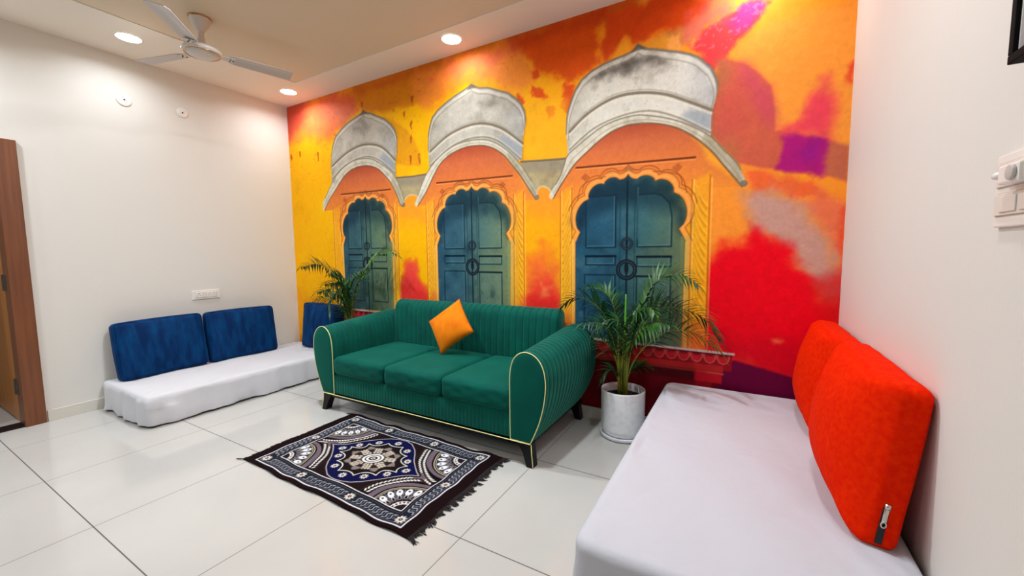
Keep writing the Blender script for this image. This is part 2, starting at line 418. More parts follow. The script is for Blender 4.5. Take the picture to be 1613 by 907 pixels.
Z['red']=[(4.511, 1.011), (4.567, 1.255), (4.64, 1.355), (4.757, 1.353), (4.825, 1.416), (4.895, 1.381), (4.99, 1.347), (5.046, 1.237), (5.101, 1.145), (5.169, 1.007), (5.267, 0.982), (5.277, 0.768), (5.268, 0.456), (5.01, 0.512), (4.784, 0.566), (4.475, 0.526), (4.436, 0.793)]
Z['rededge']=[(5.241, 1.534), (5.263, 1.547), (5.26, 1.252), (5.227, 1.327)]
Z['purple_low']=[(4.634, 0.546), (4.732, 0.576), (4.871, 0.551), (5.023, 0.518), (5.315, 0.464), (5.33, 0.151), (4.645, 0.173)]
Z['palespot']=[(4.936, 0.735), (4.96, 0.748), (4.985, 0.736), (4.975, 0.717), (4.945, 0.716)]
Z['red12']=[(1.647, 0.887), (1.767, 0.921), (1.783, 1.063), (1.818, 1.19), (1.896, 1.25), (1.969, 1.246), (1.992, 1.136), (2.016, 1.04), (2.085, 0.974), (2.101, 0.906), (2.189, 0.91), (2.207, 0.694), (1.616, 0.652)]
Z['red23']=[(3.162, 0.894), (3.172, 1.094), (3.199, 1.245), (3.292, 1.275), (3.342, 1.333), (3.339, 1.392), (3.39, 1.304), (3.398, 1.245), (3.469, 1.158), (3.485, 1.042), (3.609, 1.002), (3.609, 0.834), (3.161, 0.806)]
Z['drips']=[(1.873, 2.631), (1.954, 2.405), (1.936, 2.21), (2.053, 2.212), (1.294, 2.826), (1.959, 2.534), (1.978, 2.752), (0.204, 2.472), (0.538, 2.414), (0.038, 2.461), (1.622, 2.537)]
FR = [[(4.045, -0.17, 0.256), (4.082, -0.175, 0.519), (4.139, -0.181, 0.798), (4.192, -0.188, 0.957), (4.258, -0.196, 1.09), (4.358, -0.203, 1.147), (4.455, -0.212, 1.137), (4.521, -0.22, 1.081)], [(4.053, -0.18, 0.261), (4.102, -0.194, 0.617), (4.193, -0.212, 0.851), (4.318, -0.232, 0.931), (4.446, -0.254, 0.931), (4.56, -0.276, 0.887), (4.652, -0.3, 0.775)], [(4.067, -0.2, 0.27), (4.127, -0.226, 0.537), (4.247, -0.26, 0.707), (4.38, -0.298, 0.8), (4.523, -0.338, 0.8), (4.641, -0.38, 0.728)], [(4.027, -0.17, 0.253), (3.988, -0.189, 0.603), (3.93, -0.213, 0.843), (3.821, -0.24, 0.955), (3.711, -0.269, 0.973), (3.631, -0.3, 0.905)], [(4.024, -0.15, 0.246), (4.006, -0.141, 0.594), (3.968, -0.128, 0.892), (3.874, -0.115, 1.02), (3.734, -0.1, 1.032)], [(4.046, -0.22, 0.272), (4.034, -0.273, 0.582), (3.991, -0.342, 0.779), (3.927, -0.418, 0.835), (3.879, -0.5, 0.837)], [(4.025, -0.14, 0.243), (4.017, -0.125, 0.545), (3.992, -0.105, 0.774), (3.949, -0.083, 0.932), (3.894, -0.06, 0.975)], [(4.042, -0.16, 0.252), (4.063, -0.148, 0.556), (4.123, -0.133, 0.766), (4.204, -0.117, 0.905), (4.306, -0.099, 0.958), (4.385, -0.08, 0.922)], [(4.058, -0.2, 0.268), (4.11, -0.247, 0.585), (4.184, -0.309, 0.769), (4.296, -0.377, 0.852), (4.392, -0.45, 0.861)], [(4.047, -0.2, 0.266), (4.056, -0.229, 0.529), (4.069, -0.267, 0.718), (4.046, -0.308, 0.833), (3.983, -0.353, 0.845), (3.932, -0.4, 0.795)], [(4.046, -0.19, 0.263), (4.058, -0.213, 0.548), (4.095, -0.243, 0.76), (4.154, -0.277, 0.89), (4.243, -0.312, 0.942), (4.29, -0.35, 0.909)], [(4.026, -0.2, 0.262), (4.022, -0.219, 0.407), (3.999, -0.244, 0.479), (3.968, -0.271, 0.471), (3.935, -0.3, 0.411)], [(4.048, -0.16, 0.253), (4.066, -0.149, 0.394), (4.112, -0.134, 0.466), (4.168, -0.118, 0.504), (4.22, -0.1, 0.489)], [(4.028, -0.15, 0.246), (3.994, -0.144, 0.5), (3.92, -0.137, 0.631), (3.821, -0.129, 0.668), (3.705, -0.12, 0.667)]]
SPEAR = [(4.045, -0.16, 0.253), (4.052, -0.155, 0.672), (4.054, -0.148, 0.866), (4.053, -0.14, 1.001)]
FL = [[(1.287, -0.25, 0.377), (1.313, -0.245, 0.633), (1.358, -0.239, 0.876), (1.465, -0.232, 1.087), (1.591, -0.224, 1.223), (1.709, -0.217, 1.308), (1.808, -0.208, 1.334), (1.919, -0.2, 1.29)], [(1.257, -0.25, 0.374), (1.251, -0.25, 0.63), (1.207, -0.25, 0.871), (1.098, -0.25, 1.06), (0.946, -0.25, 1.15), (0.769, -0.25, 1.203), (0.49, -0.25, 1.154)], [(1.257, -0.25, 0.374), (1.272, -0.272, 0.634), (1.239, -0.3, 0.837), (1.183, -0.331, 0.948), (1.09, -0.365, 0.947), (0.979, -0.4, 0.911)], [(1.249, -0.25, 0.373), (1.242, -0.26, 0.63), (1.155, -0.273, 0.779), (1.039, -0.288, 0.852), (0.916, -0.304, 0.842), (0.821, -0.32, 0.808)], [(1.252, -0.24, 0.371), (1.231, -0.223, 0.624), (1.189, -0.2, 0.865), (1.121, -0.175, 1.026), (0.979, -0.148, 1.073), (0.792, -0.12, 1.073)], [(1.259, -0.24, 0.372), (1.243, -0.22, 0.624), (1.211, -0.193, 0.865), (1.246, -0.164, 1.028), (1.332, -0.133, 1.099), (1.413, -0.1, 1.129)], [(1.292, -0.26, 0.38), (1.351, -0.287, 0.642), (1.432, -0.321, 0.888), (1.546, -0.359, 1.048), (1.72, -0.4, 1.11)], [(1.277, -0.26, 0.378), (1.315, -0.288, 0.64), (1.314, -0.323, 0.824), (1.254, -0.363, 0.923), (1.198, -0.405, 0.827), (1.238, -0.45, 0.737)], [(1.248, -0.24, 0.371), (1.257, -0.249, 0.63), (1.236, -0.26, 0.873), (1.201, -0.273, 1.014), (1.111, -0.286, 1.012), (0.971, -0.3, 0.989)]]

# ------------------------------------------------------------------ the mural (a flat printed wallpaper)
def paint_mural():
    c = Canvas(0.0, W, SKIRT, H, 0.004)
    X, Zc = c.X, c.Z
    n1 = c.noise(1.6, 1); n2 = c.noise(7, 2); n3 = c.noise(28, 3)
    lerp = lambda a, b, t: a+(b-a)*t[..., None]
    A = lambda *v: np.array(v, float)/255
    # base: sunny yellow on the left drifting to orange on the right
    t = np.clip((X-2.6)/1.9, 0, 1); t = t*t*(3-2*t)
    c.C[:] = lerp(A(255, 182, 0)[None, None], A(255, 150, 40)[None, None], t)
    c.C *= (1+.035*n1+.03*n2)[..., None]
    # warm lower right, reds
    nz = lambda a, s, k: (a, s, k)
    c.poly(Z['topleft_red'], (232, 96, 66), .9, .10, nz(.09, 6, 11))
    c.poly([(-.05, 2.72), (.25, 2.8), (.35, 3.1), (-.05, 3.1)], (205, 66, 58), .7, .12, nz(.08, 8, 12))
    c.poly([(.1, 2.62), (.75, 2.6), (1.1, 2.75), (.6, 2.85), (.2, 2.8)], (250, 140, 70), .55, .08, nz(.1, 11, 13))
    c.poly(Z['top_brown12'], (222, 128, 18), .9, .035, nz(.02, 8, 14))
    c.poly([(1.1, 2.95), (3.0, 2.93), (3.0, 3.1), (1.1, 3.1)], (204, 92, 22), .75, .07, nz(.09, 7, 15))
    c.poly(Z['top_orange2'], (246, 138, 50), .9, .08, nz(.09, 7, 16))
    c.poly([(2.2, 2.86), (2.9, 2.84), (3.2, 2.95), (2.6, 3.02)], (238, 104, 70), .7, .07, nz(.08, 9, 17))
    c.poly(Z['top_red3'], (226, 80, 14), .95, .05, nz(.10, 9, 18))
    c.poly([(3.1, 2.93), (4.1, 2.93), (4.1, 3.1), (3.0, 3.1)], (190, 58, 16), .7, .08, nz(.08, 7, 19))
    for k in 'abcde': c.poly(Z['redpatch_'+k], (226, 74, 22), .9, .015, nz(.035, 24, 20))
    c.poly([(3.2, 2.5), (3.55, 2.45), (3.55, 2.0), (3.2, 2.03)], (250, 178, 30), .6, .05, nz(.03, 8, 21))
    c.poly(Z['shadow1'], (226, 150, 14), .8, .02, nz(.012, 8, 22))
    for (x, z) in Z['drips']:
        c.poly([(x-.014, z+.03), (x+.016, z+.035), (x+.012, z-.01), (x+.002, z-.05), (x-.012, z-.01)], (176, 74, 18), .8, .008, nz(.02, 35, 23))
    sp = np.clip((c.noise(26, 24)-.42)*5, 0, 1)*np.clip((Zc-1.9)/.5, 0, 1)*np.clip((3.4-X)/.4, 0, 1)
    c.put((slice(None), slice(None)), sp*.45, (196, 86, 20))
    # right hand side
    c.poly(Z['orangebig'], (252, 156, 58), .95, .04, nz(.03, 5, 30))
    c.poly(Z['tan3'], (220, 136, 62), .95, .03, nz(.03, 9, 31))
    c.poly(Z['top_redbright3'], (222, 70, 16), .95, .03, nz(.05, 9, 32))
    c.poly(Z['streak'], (232, 58, 66), .95, .02, nz(.04, 14, 33))
    c.poly(Z['streak_mag'], (226, 50, 130), .85, .03, nz(.04, 14, 34))
    c.poly([(4.35, 2.66), (4.6, 2.75), (4.75, 2.95), (4.6, 2.98), (4.4, 2.84)], (238, 90, 110), .5, .05, nz(.08, 18, 35))
    c.poly([(4.0, 2.72), (4.25, 2.74), (4.3, 2.67), (4.12, 2.65)], (246, 160, 40), .7, .03, nz(.04, 16, 36))
    c.poly([(4.26, 2.7), (4.34, 2.72), (4.36, 2.63), (4.28, 2.6)], (255, 168, 80), .8, .012, nz(.03, 22, 37))
    scr = np.clip((c.noise(44, 38)-.15)*4, 0, 1)
    w = c.win([(4.3, 2.55), (4.85, 3.03)], 0); dm = c.dist(w, Z['streak'], True)
    c.put(w, scr[w]*np.clip(.5-dm/.03, 0, 1)*.25, (255, 190, 200))
    c.poly(Z['shadow3'], (206, 92, 70), .96, .014, nz(.008, 6, 39)); c.poly([(4.54, 2.05), (4.58, 2.5), (4.64, 2.45), (4.63, 2.1), (4.72, 1.9), (4.66, 1.86)], (184, 108, 66), .7, .05, nz(.03, 8, 69))
    c.poly(Z['shadow3_mauve'], (206, 74, 92), .9, .06, nz(.05, 6, 40))
    c.poly([(4.57, 2.3), (4.7, 2.32), (4.75, 2.1), (4.62, 2.0), (4.56, 2.1)], (206, 84, 70), .8, .06, nz(.04, 8, 41))
    c.poly(Z['pinkright'], (240, 88, 80), .92, .045, nz(.05, 11, 42)); c.poly(Z['pinkright'][:1]+Z['pinkright'][1:3]+Z['pinkright'][5:], (236, 50, 92), .6, .06, nz(.05, 13, 63))
    c.poly(Z['shadow3'][8:13], (190, 110, 76), .6, .02)
    c.poly(Z['purple'], (176, 20, 120), .95, .022, nz(.03, 12, 43))
    c.poly([(5.0, 1.9), (5.12, 1.95), (5.12, 1.82), (5.03, 1.8)], (138, 22, 140), .5, .04, nz(.03, 9, 44))
    c.poly(Z['rededge_top'], (232, 62, 40), .9, .02, nz(.02, 15, 45))
    c.poly(Z['lower_orange'], (252, 150, 50), .95, .02, nz(.012, 8, 46))
    c.poly(Z['lower_redmottle'], (242, 96, 50), .85, .03, nz(.05, 12, 47))
    c.poly(Z['coralright'], (236, 112, 80), .85, .05, nz(.05, 8, 48))
    c.poly([(x+(x-5.0)*.18, z+(z-1.4)*.12) for x, z in Z['greypink']], (206, 146, 130), .9, .07, nz(.06, 11, 49)); c.poly(Z['greypink'], (200, 160, 150), .6, .05, nz(.06, 17, 68))
    c.poly(Z['red'], (242, 2, 28), 1, .065, nz(.06, 10, 50))
    c.poly([(4.55, .5), (5.3, .3), (5.3, .8), (4.9, .75), (4.6, .7)], (206, 4, 34), .6, .09, nz(.05, 5, 51))
    c.poly(Z['rededge'], (240, 70, 40), .8, .03, nz(.03, 10, 52))
    c.poly([(5.12, 1.1), (5.3, 1.2), (5.3, .75), (5.15, .9)], (216, 20, 22), .7, .06, nz(.03, 9, 53))
    c.poly(Z['palespot'], (250, 130, 70), .9, .02, nz(.01, 30, 54))
    c.poly(Z['red12'], (246, 74, 60), .95, .045, nz(.04, 13, 55)); c.poly([(1.74, .72), (1.76, .98), (1.86, 1.12), (1.98, 1.08), (2.06, .9), (2.1, .72)], (240, 52, 56), .6, .06, nz(.04, 15, 65))
    c.poly(Z['red23'], (250, 104, 50), .85, .08, nz(.06, 11, 56)); c.poly([(3.2, .72), (3.22, 1.0), (3.3, 1.1), (3.42, 1.06), (3.5, .9), (3.5, .72)], (244, 58, 46), .85, .07, nz(.06, 13, 66))
    c.poly([(3.3, .9), (3.4, .95), (3.4, 1.02), (3.33, 1.05)], (250, 150, 80), .6, .03, nz(.03, 16, 57))
    c.poly([(1.62, .97), (1.8, 1.0), (2.2, .95), (2.2, 0), (1.6, 0)], (236, 50, 44), .8, .05, nz(.05, 12, 58))
    c.poly([(3.16, .93), (3.5, .95), (3.5, 0), (3.16, 0)], (236, 40, 36), .8, .05, nz(.05, 12, 59))
    for x0, x1 in ((1.74, 2.12), (3.17, 3.5)): c.poly([(x0, 1.62), (x1, 1.60), (x1, 1.95), (x0, 1.95)], (252, 148, 44), .85, .13, nz(.05, 5, 67))
    # low dado under the windows
    c.poly([(-.1, -.1), (-.1, .30), (3.7, .52), (4.65, .50), (4.65, -.1)], (112, 8, 22), 1, .02)
    c.poly([(-.1, -.1), (-.1, .9), (.75, .72), (.9, .6), (1.2, .3), (1.2, -.1)], (250, 168, 12), .9, .06, nz(.02, 8, 60))
    c.poly(Z['purple_low'], (104, 0, 54), 1, .012, nz(.008, 8, 61))
    c.poly([(3.7, .09), (4.75, .09), (4.75, .2), (3.7, .2)], (140, 12, 26), .5, .05)

    stone = lambda r, g, b: (r, g, b)
    def texture(poly, dark, light, seed, sc=16):
        """weathered plaster inside an outline"""
        w = c.win(poly, .02); inside = np.clip(.5-c.dist(w, poly, True)/.006, 0, 1)
        a = c.noise(sc, seed)[w]; b = c.noise(70, seed+1)[w]
        c.put(w, inside*np.clip(a*1.6-.15, 0, 1)*.55, dark); c.put(w, inside*np.clip(-a*1.6-.15, 0, 1)*.5, light)
        c.put(w, inside*np.clip((b-.35)*3, 0, 1)*.35, dark)

    def gradient(poly, cols, axis=1):
        """printed colour blend between (position, colour) stops inside an outline"""
        w = c.win(poly, .01); m = np.clip(.5-c.dist(w, poly, True)/(2*c.aa), 0, 1)
        P = (c.Z if axis == 1 else c.X)[w]; xs = [q[0] for q in cols]
        col = np.stack([np.interp(P, xs, [q[1][k] for q in cols]) for k in range(3)], -1)/255
        c.C[w] += (col-c.C[w])*m[..., None]

    def window(d):
        xl, xr, zb, zs, apex = d['door']; wd = xr-xl
        fl, fr = d['frame']; top, bot = d['top'], d['bot']
        # --- vault under the hood, and the frame below it
        hood(d)
        vault = [p for p in bot] + [(fr, bot[-1][1]), (fr, zb), (fl, zb), (fl, bot[0][1])]
        zt = max(p[1] for p in bot); zl = d['line'][0][1]
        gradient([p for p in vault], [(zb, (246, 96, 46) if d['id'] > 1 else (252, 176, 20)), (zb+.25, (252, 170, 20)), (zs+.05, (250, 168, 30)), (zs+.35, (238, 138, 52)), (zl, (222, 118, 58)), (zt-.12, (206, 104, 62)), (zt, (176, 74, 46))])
        # yellow-orange right flank of the vault, and grain
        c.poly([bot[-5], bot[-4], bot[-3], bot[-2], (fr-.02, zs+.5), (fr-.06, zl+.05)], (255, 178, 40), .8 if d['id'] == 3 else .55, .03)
        # pillars with carved leaves
        for (a, b, s) in ((fl, xl-.03, 1), (xr+.04, fr, -1)):
            c.poly([(a, zb), (b, zb), (b, zs+.42), (a, zs+.36)], (253, 176, 26), .55, .02, (.01, 9, 70))
            c.line([(a, zb), (a, zs+.38)], .009, (196, 104, 22), .8); c.line([(a+.012, zb), (a+.012, zs+.38)], .008, (255, 214, 110), .6)
            c.line([(b, zb), (b, zs+.4)], .009, (200, 106, 26), .8); c.line([(b-.012*s, zb), (b-.012*s, zs+.38)], .008, (255, 206, 90), .6)
            if d['leaf']:
                z = zb+.03; m = (a+b)/2; hw = (b-a)/2*.62
                while z < zs+.25:
                    rr = random.uniform(-.008, .008)
                    c.line([(m-hw*s, z+.0+rr), (m-hw*.2*s, z+.045), (m+hw*.5*s, z+.11), (m+hw*s, z+.15+rr)], .010, (206, 118, 18), .55, .004, True)
                    c.line([(m-hw*s+.01, z+.016), (m, z+.075), (m+hw*s*.9, z+.15)], .008, (255, 216, 90), .5, .004, True)
                    z += .062
            c.poly([(a+.01, zb), (b-.01, zb), (b-.01, zb+.22), (a+.01, zb+.1)], (246, 90, 50), .55 if d['id'] > 1 else .0, .07, (.05, 12, 71))
        # lintel line and engraved border
        c.line(d['line'], .013, (98, 38, 16), .9); c.line([(p[0], p[1]-.014) for p in d['line']], .010, (250, 160, 90), .5)
        # --- scalloped arch
        tx = lambda u, v: (xl+u*wd, zs+v*(apex-zs))
        cus = [(0, 0), (.045, .19), (.03, .48), (.13, .645), (.145, .81), (.265, .83), (.29, .945), (.42, .925), (.51, 1.0), (.60, .915), (.73, .89), (.775, .80), (.89, .775), (.91, .63), (.985, .54), (.985, .32), (.95, .14), (1.0, 0)]
        # scallop: an arc between consecutive cusps
        def arch(off):
            P = []
            key = [(0.0, -.06), (.045, .10), (.028, .46), (.135, .66), (.15, .80), (.275, .84), (.30, .93), (.42, .92), (.51, 1.0), (.60, .91), (.72, .89), (.775, .80), (.885, .775), (.91, .64), (.985, .54), (.96, .10), (1.01, -.06)]
            B = [0, 2, 4, 6, 8, 10, 12, 14, 16]
            lob = [(0.0, -.05), (.05, .13), (.135, .665), (.285, .885), (.43, .93), (.51, 1.0), (.595, .915), (.75, .86), (.905, .67), (.955, .13), (1.01, -.05)]
            bul = [0.0, .085, .055, .040, .0, .0, .040, .055, .085, 0.0]
            for i in range(len(lob)-1):
                a, b = tx(*lob[i]), tx(*lob[i+1]); mx, mz = (a[0]+b[0])/2, (a[1]+b[1])/2
                ex, ez = b[0]-a[0], b[1]-a[1]; L = math.hypot(ex, ez)
                nx, nz_ = -ez/L, ex/L
                for k in range(10):
                    t = k/10; q = bul[i]*wd*(1-(2*t-1)**2)**.7 if bul[i] else 0
                    if i in (4, 5) and bul[i] == 0: q = -.012*math.sin(PI*t)
                    P.append((a[0]+ex*t+nx*(q+off), a[1]+ez*t+nz_*(q+off)))
            P.append((tx(*lob[-1])[0]+off, tx(*lob[-1])[1]))
            return P
        inn = arch(0); ccx = (xl+xr)/2
        def grow(o):
            kx, kz = 1+o/(wd/2), 1+o/(apex-zs)
            return [(ccx+(p[0]-ccx)*kx, zs-.03+(p[1]-zs+.03)*kz) for p in inn]
        outer = [p for p in grow(.062) if p[1] > zs+.22]; mid = grow(.042)
        base = lambda P, o: [(xl-o, zb)] + P + [(xr+o, zb)]
        c.line(outer, .008, (150, 70, 26), .7)
        c.poly(base(mid, .0), (250, 160, 66), .6); c.line(mid, .007, (164, 82, 34), .7)
        c.line(grow(.020), .016, (255, 178, 84) if d['id'] < 3 else (252, 164, 84), .85)
        c.line([(xl-.02, zb), (xl-.02, zs)], .02, (250, 200, 90), .7); c.line([(xr+.02, zb), (xr+.02, zs)], .022, (206, 176, 90), .8)
        for s, x0 in ((1, fl+.14), (-1, fr-.14)):           # engraved corner flourish
            c.line([(x0, zs+.30), (x0+.03*s, zs+.40), (x0+.10*s, zs+.44), (x0+.22*s, zs+.46)], .007, (150, 66, 24), .7, 0, True)
            c.poly([(x0+.03*s, zs+.47), (x0+.06*s, zs+.50), (x0+.10*s, zs+.47), (x0+.06*s, zs+.44)], (166, 78, 36), .6)
        # --- the door leaves, kept inside the scalloped opening
        door = [(xl, zb)] + inn + [(xr, zb)]
        dw = c.win(door, .02); dkeep = c.C[dw].copy(); dmask = np.clip(.5-c.dist(dw, door, True)/(2*c.aa), 0, 1)[..., None]
        L_, R_ = d['dcol']
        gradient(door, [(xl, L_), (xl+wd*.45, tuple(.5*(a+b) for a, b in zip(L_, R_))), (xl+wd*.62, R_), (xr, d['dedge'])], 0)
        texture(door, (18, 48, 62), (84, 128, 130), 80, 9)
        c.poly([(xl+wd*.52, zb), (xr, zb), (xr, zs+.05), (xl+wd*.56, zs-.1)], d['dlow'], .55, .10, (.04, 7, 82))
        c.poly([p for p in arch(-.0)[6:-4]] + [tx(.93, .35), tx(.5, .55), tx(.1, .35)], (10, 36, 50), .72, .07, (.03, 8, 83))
        dk, lt = (12, 36, 50), (110, 150, 150)
        xm = xl+wd*.505
        def panel(a, b, z0, z1, arched=0, right=False):
            P = [(a, z0), (b, z0)] + ([(b, z1-arched), (b-(b-a)*.08, z1-arched*.45), (b-(b-a)*.3, z1-arched*.1), ((a+b)/2, z1), (a, z1)] if arched and right else [(a, z1-arched*.9), ] if False else [(b, z1), (a, z1)])
            c.poly(P, tuple(min(255, q*1.12+6) for q in (R_ if right else L_)), .25, .004)
            c.line(P, .010, dk, .8, 0, False, True)
            c.line([(P[0][0]+.012, P[0][1]+.012), (P[1][0]-.012, P[1][1]+.012), (P[2][0]-.012, P[2][1]-.01)], .006, lt, .4)
        pa, pb = xl+wd*.11, xl+wd*.40; pc, pd = xl+wd*.60, xl+wd*.895
        panel(pa, pb, zs-.06, apex-.14); panel(pc, pd, zs-.06, apex-.15, .16, True)
        panel(pa, pb, zs-.19, zs-.125); panel(pc, pd, zs-.20, zs-.13, 0, True)
        panel(pa-.01, pb, zb+.1, zs-.265); panel(pc, pd, zb+.1, zs-.27, 0, True)
        c.line([(pa, zs-.125), (pb, zs-.125)], .016, (6, 22, 34), .9); c.line([(pc, zs-.13), (pd, zs-.13)], .016, (6, 22, 34), .9)
        c.line([(pc-.02, zs-.27), (pd, zs-.27)], .014, (6, 22, 34), .8)
        c.line([(xm, zb), (xm, apex-.05)], .012, (8, 26, 38), .9)
        c.line([(xm-.05, zb), (xm-.05, apex-.08)], .006, (20, 52, 66), .7); c.line([(xm+.055, zb), (xm+.055, apex-.08)], .006, (20, 52, 66), .7)
        c.line([(xm+.075, zs), (xm+.075, apex-.1)], .006, lt, .4)
        w_ = [(pc+.01, zb+.12), (pd-.02, zb+.12), (pd-.02, zs-.30), (pc+.02, zs-.30)]
        texture(w_, (30, 56, 56), (140, 150, 120), 86, 14)
        c.line([(xr-.012, zb), (xr-.012, zs)], .022, d['dedge'], .9)
        c.C[dw] = dkeep+(c.C[dw]-dkeep)*dmask
        c.line(inn, .006, (120, 60, 24), .55)
        # ring handles
        for (zc, r) in ((zs-.035, .036), (zs-.225, .062)):
            c.ell((xm, zc), r, r, (14, 24, 34), .95, 0, ring=r*.48); c.ell((xm, zc), r*.42, r*.45, (60, 84, 96), .8)
            c.ell((xm, zc+r*.2), r*.25, r*.7, (12, 22, 32), .9); c.ell((xm, zc), r*.98, r*.98, (90, 110, 118), .5, 0, ring=.007)
        eave_(d)

    def hood(d):
        dome = d['dome']; bot = d['bot']; zt = max(p[1] for p in bot)
        c.poly([(p[0]+.012, p[1]) for p in dome], (120, 84, 60), .5, .02)
        c.poly(dome, (212, 205, 190), 1)
        gradient(dome, [(min(p[0] for p in dome), (192, 184, 168)), (dome[0][0]+.22, (222, 216, 202)), (dome[-1][0]-.2, (222, 216, 204)), (dome[-1][0], (186, 184, 182))], 0)
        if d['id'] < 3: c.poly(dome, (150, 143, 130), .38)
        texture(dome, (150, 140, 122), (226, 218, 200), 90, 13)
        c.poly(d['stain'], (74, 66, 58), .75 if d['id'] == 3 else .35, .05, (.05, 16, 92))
        rim = [p for p in dome if p[1] > zt]
        c.line(rim, .016, (120, 112, 100), .8); c.line([(p[0]*.985+.015*(dome[0][0]+dome[-1][0])/2, p[1]-.028) for p in rim], .014, (228, 220, 204), .6, .006)
        c.line([(p[0]*.97+.03*(dome[0][0]+dome[-1][0])/2, p[1]-.048) for p in rim], .007, (130, 120, 104), .5)
        ax, az = max(dome, key=lambda p: p[1])
        c.poly([(ax-.05, az-.035), (ax, az+.012), (ax+.06, az-.03)], (96, 88, 82), .8, .01)
        g, g2 = d['groove'], d['groove2']
        c.line(g, .020, (112, 98, 78), .8, .004, True); c.line([(p[0], p[1]-.022) for p in g], .016, (232, 224, 204), .6, .005, True)
        c.line([(p[0], p[1]+.02) for p in g], .010, (160, 148, 126), .6, .005, True)
        c.poly([(g[-1][0], g[-1][1]-.03), (g[-2][0]+.03, g[-2][1]-.06), (g2[-2][0], g2[-2][1]+.0), (g2[-1][0], g2[-1][1])], (150, 158, 166), .7, .02)
        c.line(g2, .012, (130, 116, 94), .7, .004, True); c.line([(p[0], p[1]+.016) for p in g2], .010, (226, 218, 198), .5, .005, True)
    def eave_(d):
        top, bot = d['top'], d['bot']
        sm = lambda P: [tuple(p[:2]) for p in catmull([(q[0], q[1], 0) for q in P], 5)]
        T_, B_ = sm(top), sm(bot); eave = T_ + B_[::-1]
        c.poly(eave, (212, 204, 184), 1); texture(eave, (150, 138, 116), (236, 230, 214), 94, 20)
        n = len(T_); c.line(T_[n//14:-n//14], .010, (120, 104, 82), .7)
        m_ = [((a[0]*.45+b[0]*.55), (a[1]*.45+b[1]*.55)) for a, b in zip(resample([(p[0], p[1], 0) for p in T_], 40), resample([(p[0], p[1], 0) for p in B_], 40))]
        c.line(m_, .007, (150, 136, 112), .55)
        c.line(B_, .012, (108, 70, 44), .75)
        k = len(T_)*3//4
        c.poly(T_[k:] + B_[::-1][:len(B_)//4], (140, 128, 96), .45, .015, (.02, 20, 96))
        c.ell((bot[-1][0]+.01, bot[-1][1]+.015), .022, .02, (120, 110, 96), .8); c.ell((bot[0][0]-.015, bot[0][1]+.02), .02, .024, (226, 218, 196), .7)

    for b in ('bridge12', 'bridge23'):
        c.poly(Z[b], (176, 158, 116), 1); texture(Z[b], (128, 112, 84), (206, 190, 150), 98, 14)
        c.line(Z[b][:3], .016, (96, 80, 60), .9); c.poly(Z[b][:3]+[(Z[b][2][0], Z[b][2][1]-.09), (Z[b][0][0], Z[b][0][1]-.09)], (146, 134, 116), .7, .03)
        c.line(Z[b][4:9], .014, (214, 200, 160), .7)
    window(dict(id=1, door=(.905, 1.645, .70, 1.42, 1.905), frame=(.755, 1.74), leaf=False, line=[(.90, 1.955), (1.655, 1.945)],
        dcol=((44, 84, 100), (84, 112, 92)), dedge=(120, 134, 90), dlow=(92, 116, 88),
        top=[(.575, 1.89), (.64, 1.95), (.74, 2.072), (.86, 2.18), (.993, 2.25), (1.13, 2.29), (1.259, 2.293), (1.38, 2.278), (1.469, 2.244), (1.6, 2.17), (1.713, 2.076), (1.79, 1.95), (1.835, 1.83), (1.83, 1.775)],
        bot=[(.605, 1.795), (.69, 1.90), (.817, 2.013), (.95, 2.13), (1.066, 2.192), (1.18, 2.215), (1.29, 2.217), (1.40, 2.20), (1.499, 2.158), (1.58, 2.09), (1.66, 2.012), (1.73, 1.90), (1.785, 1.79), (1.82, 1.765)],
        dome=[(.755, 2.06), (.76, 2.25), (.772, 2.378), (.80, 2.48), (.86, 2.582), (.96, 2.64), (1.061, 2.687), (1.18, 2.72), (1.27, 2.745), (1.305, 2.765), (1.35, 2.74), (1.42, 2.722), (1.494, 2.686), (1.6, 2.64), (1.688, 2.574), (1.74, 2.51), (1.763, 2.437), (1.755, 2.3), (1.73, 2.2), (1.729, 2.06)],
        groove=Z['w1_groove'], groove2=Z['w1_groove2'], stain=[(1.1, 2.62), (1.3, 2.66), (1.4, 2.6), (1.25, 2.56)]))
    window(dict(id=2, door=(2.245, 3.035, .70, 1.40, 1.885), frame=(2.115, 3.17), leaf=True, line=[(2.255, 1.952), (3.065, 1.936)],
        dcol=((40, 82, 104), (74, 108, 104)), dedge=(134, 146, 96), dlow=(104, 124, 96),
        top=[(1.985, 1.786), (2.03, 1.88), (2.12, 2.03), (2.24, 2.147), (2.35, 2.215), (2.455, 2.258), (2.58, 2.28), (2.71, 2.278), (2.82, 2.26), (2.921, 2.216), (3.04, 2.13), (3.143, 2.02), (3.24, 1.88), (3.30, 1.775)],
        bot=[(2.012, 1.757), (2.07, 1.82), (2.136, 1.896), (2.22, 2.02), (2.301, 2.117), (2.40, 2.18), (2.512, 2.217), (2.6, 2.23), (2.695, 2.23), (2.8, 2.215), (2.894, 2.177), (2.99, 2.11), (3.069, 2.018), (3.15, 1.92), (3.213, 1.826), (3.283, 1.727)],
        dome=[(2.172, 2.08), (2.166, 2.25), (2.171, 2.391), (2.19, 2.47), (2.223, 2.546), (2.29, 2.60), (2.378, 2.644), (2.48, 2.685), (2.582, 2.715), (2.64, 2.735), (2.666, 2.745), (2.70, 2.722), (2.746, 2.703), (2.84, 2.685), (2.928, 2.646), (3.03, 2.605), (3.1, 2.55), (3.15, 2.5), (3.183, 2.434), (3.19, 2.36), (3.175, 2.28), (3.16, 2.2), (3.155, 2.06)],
        groove=Z['w2_groove'], groove2=Z['w2_groove2'], stain=[(2.75, 2.58), (2.9, 2.6), (2.95, 2.53), (2.8, 2.52)]))
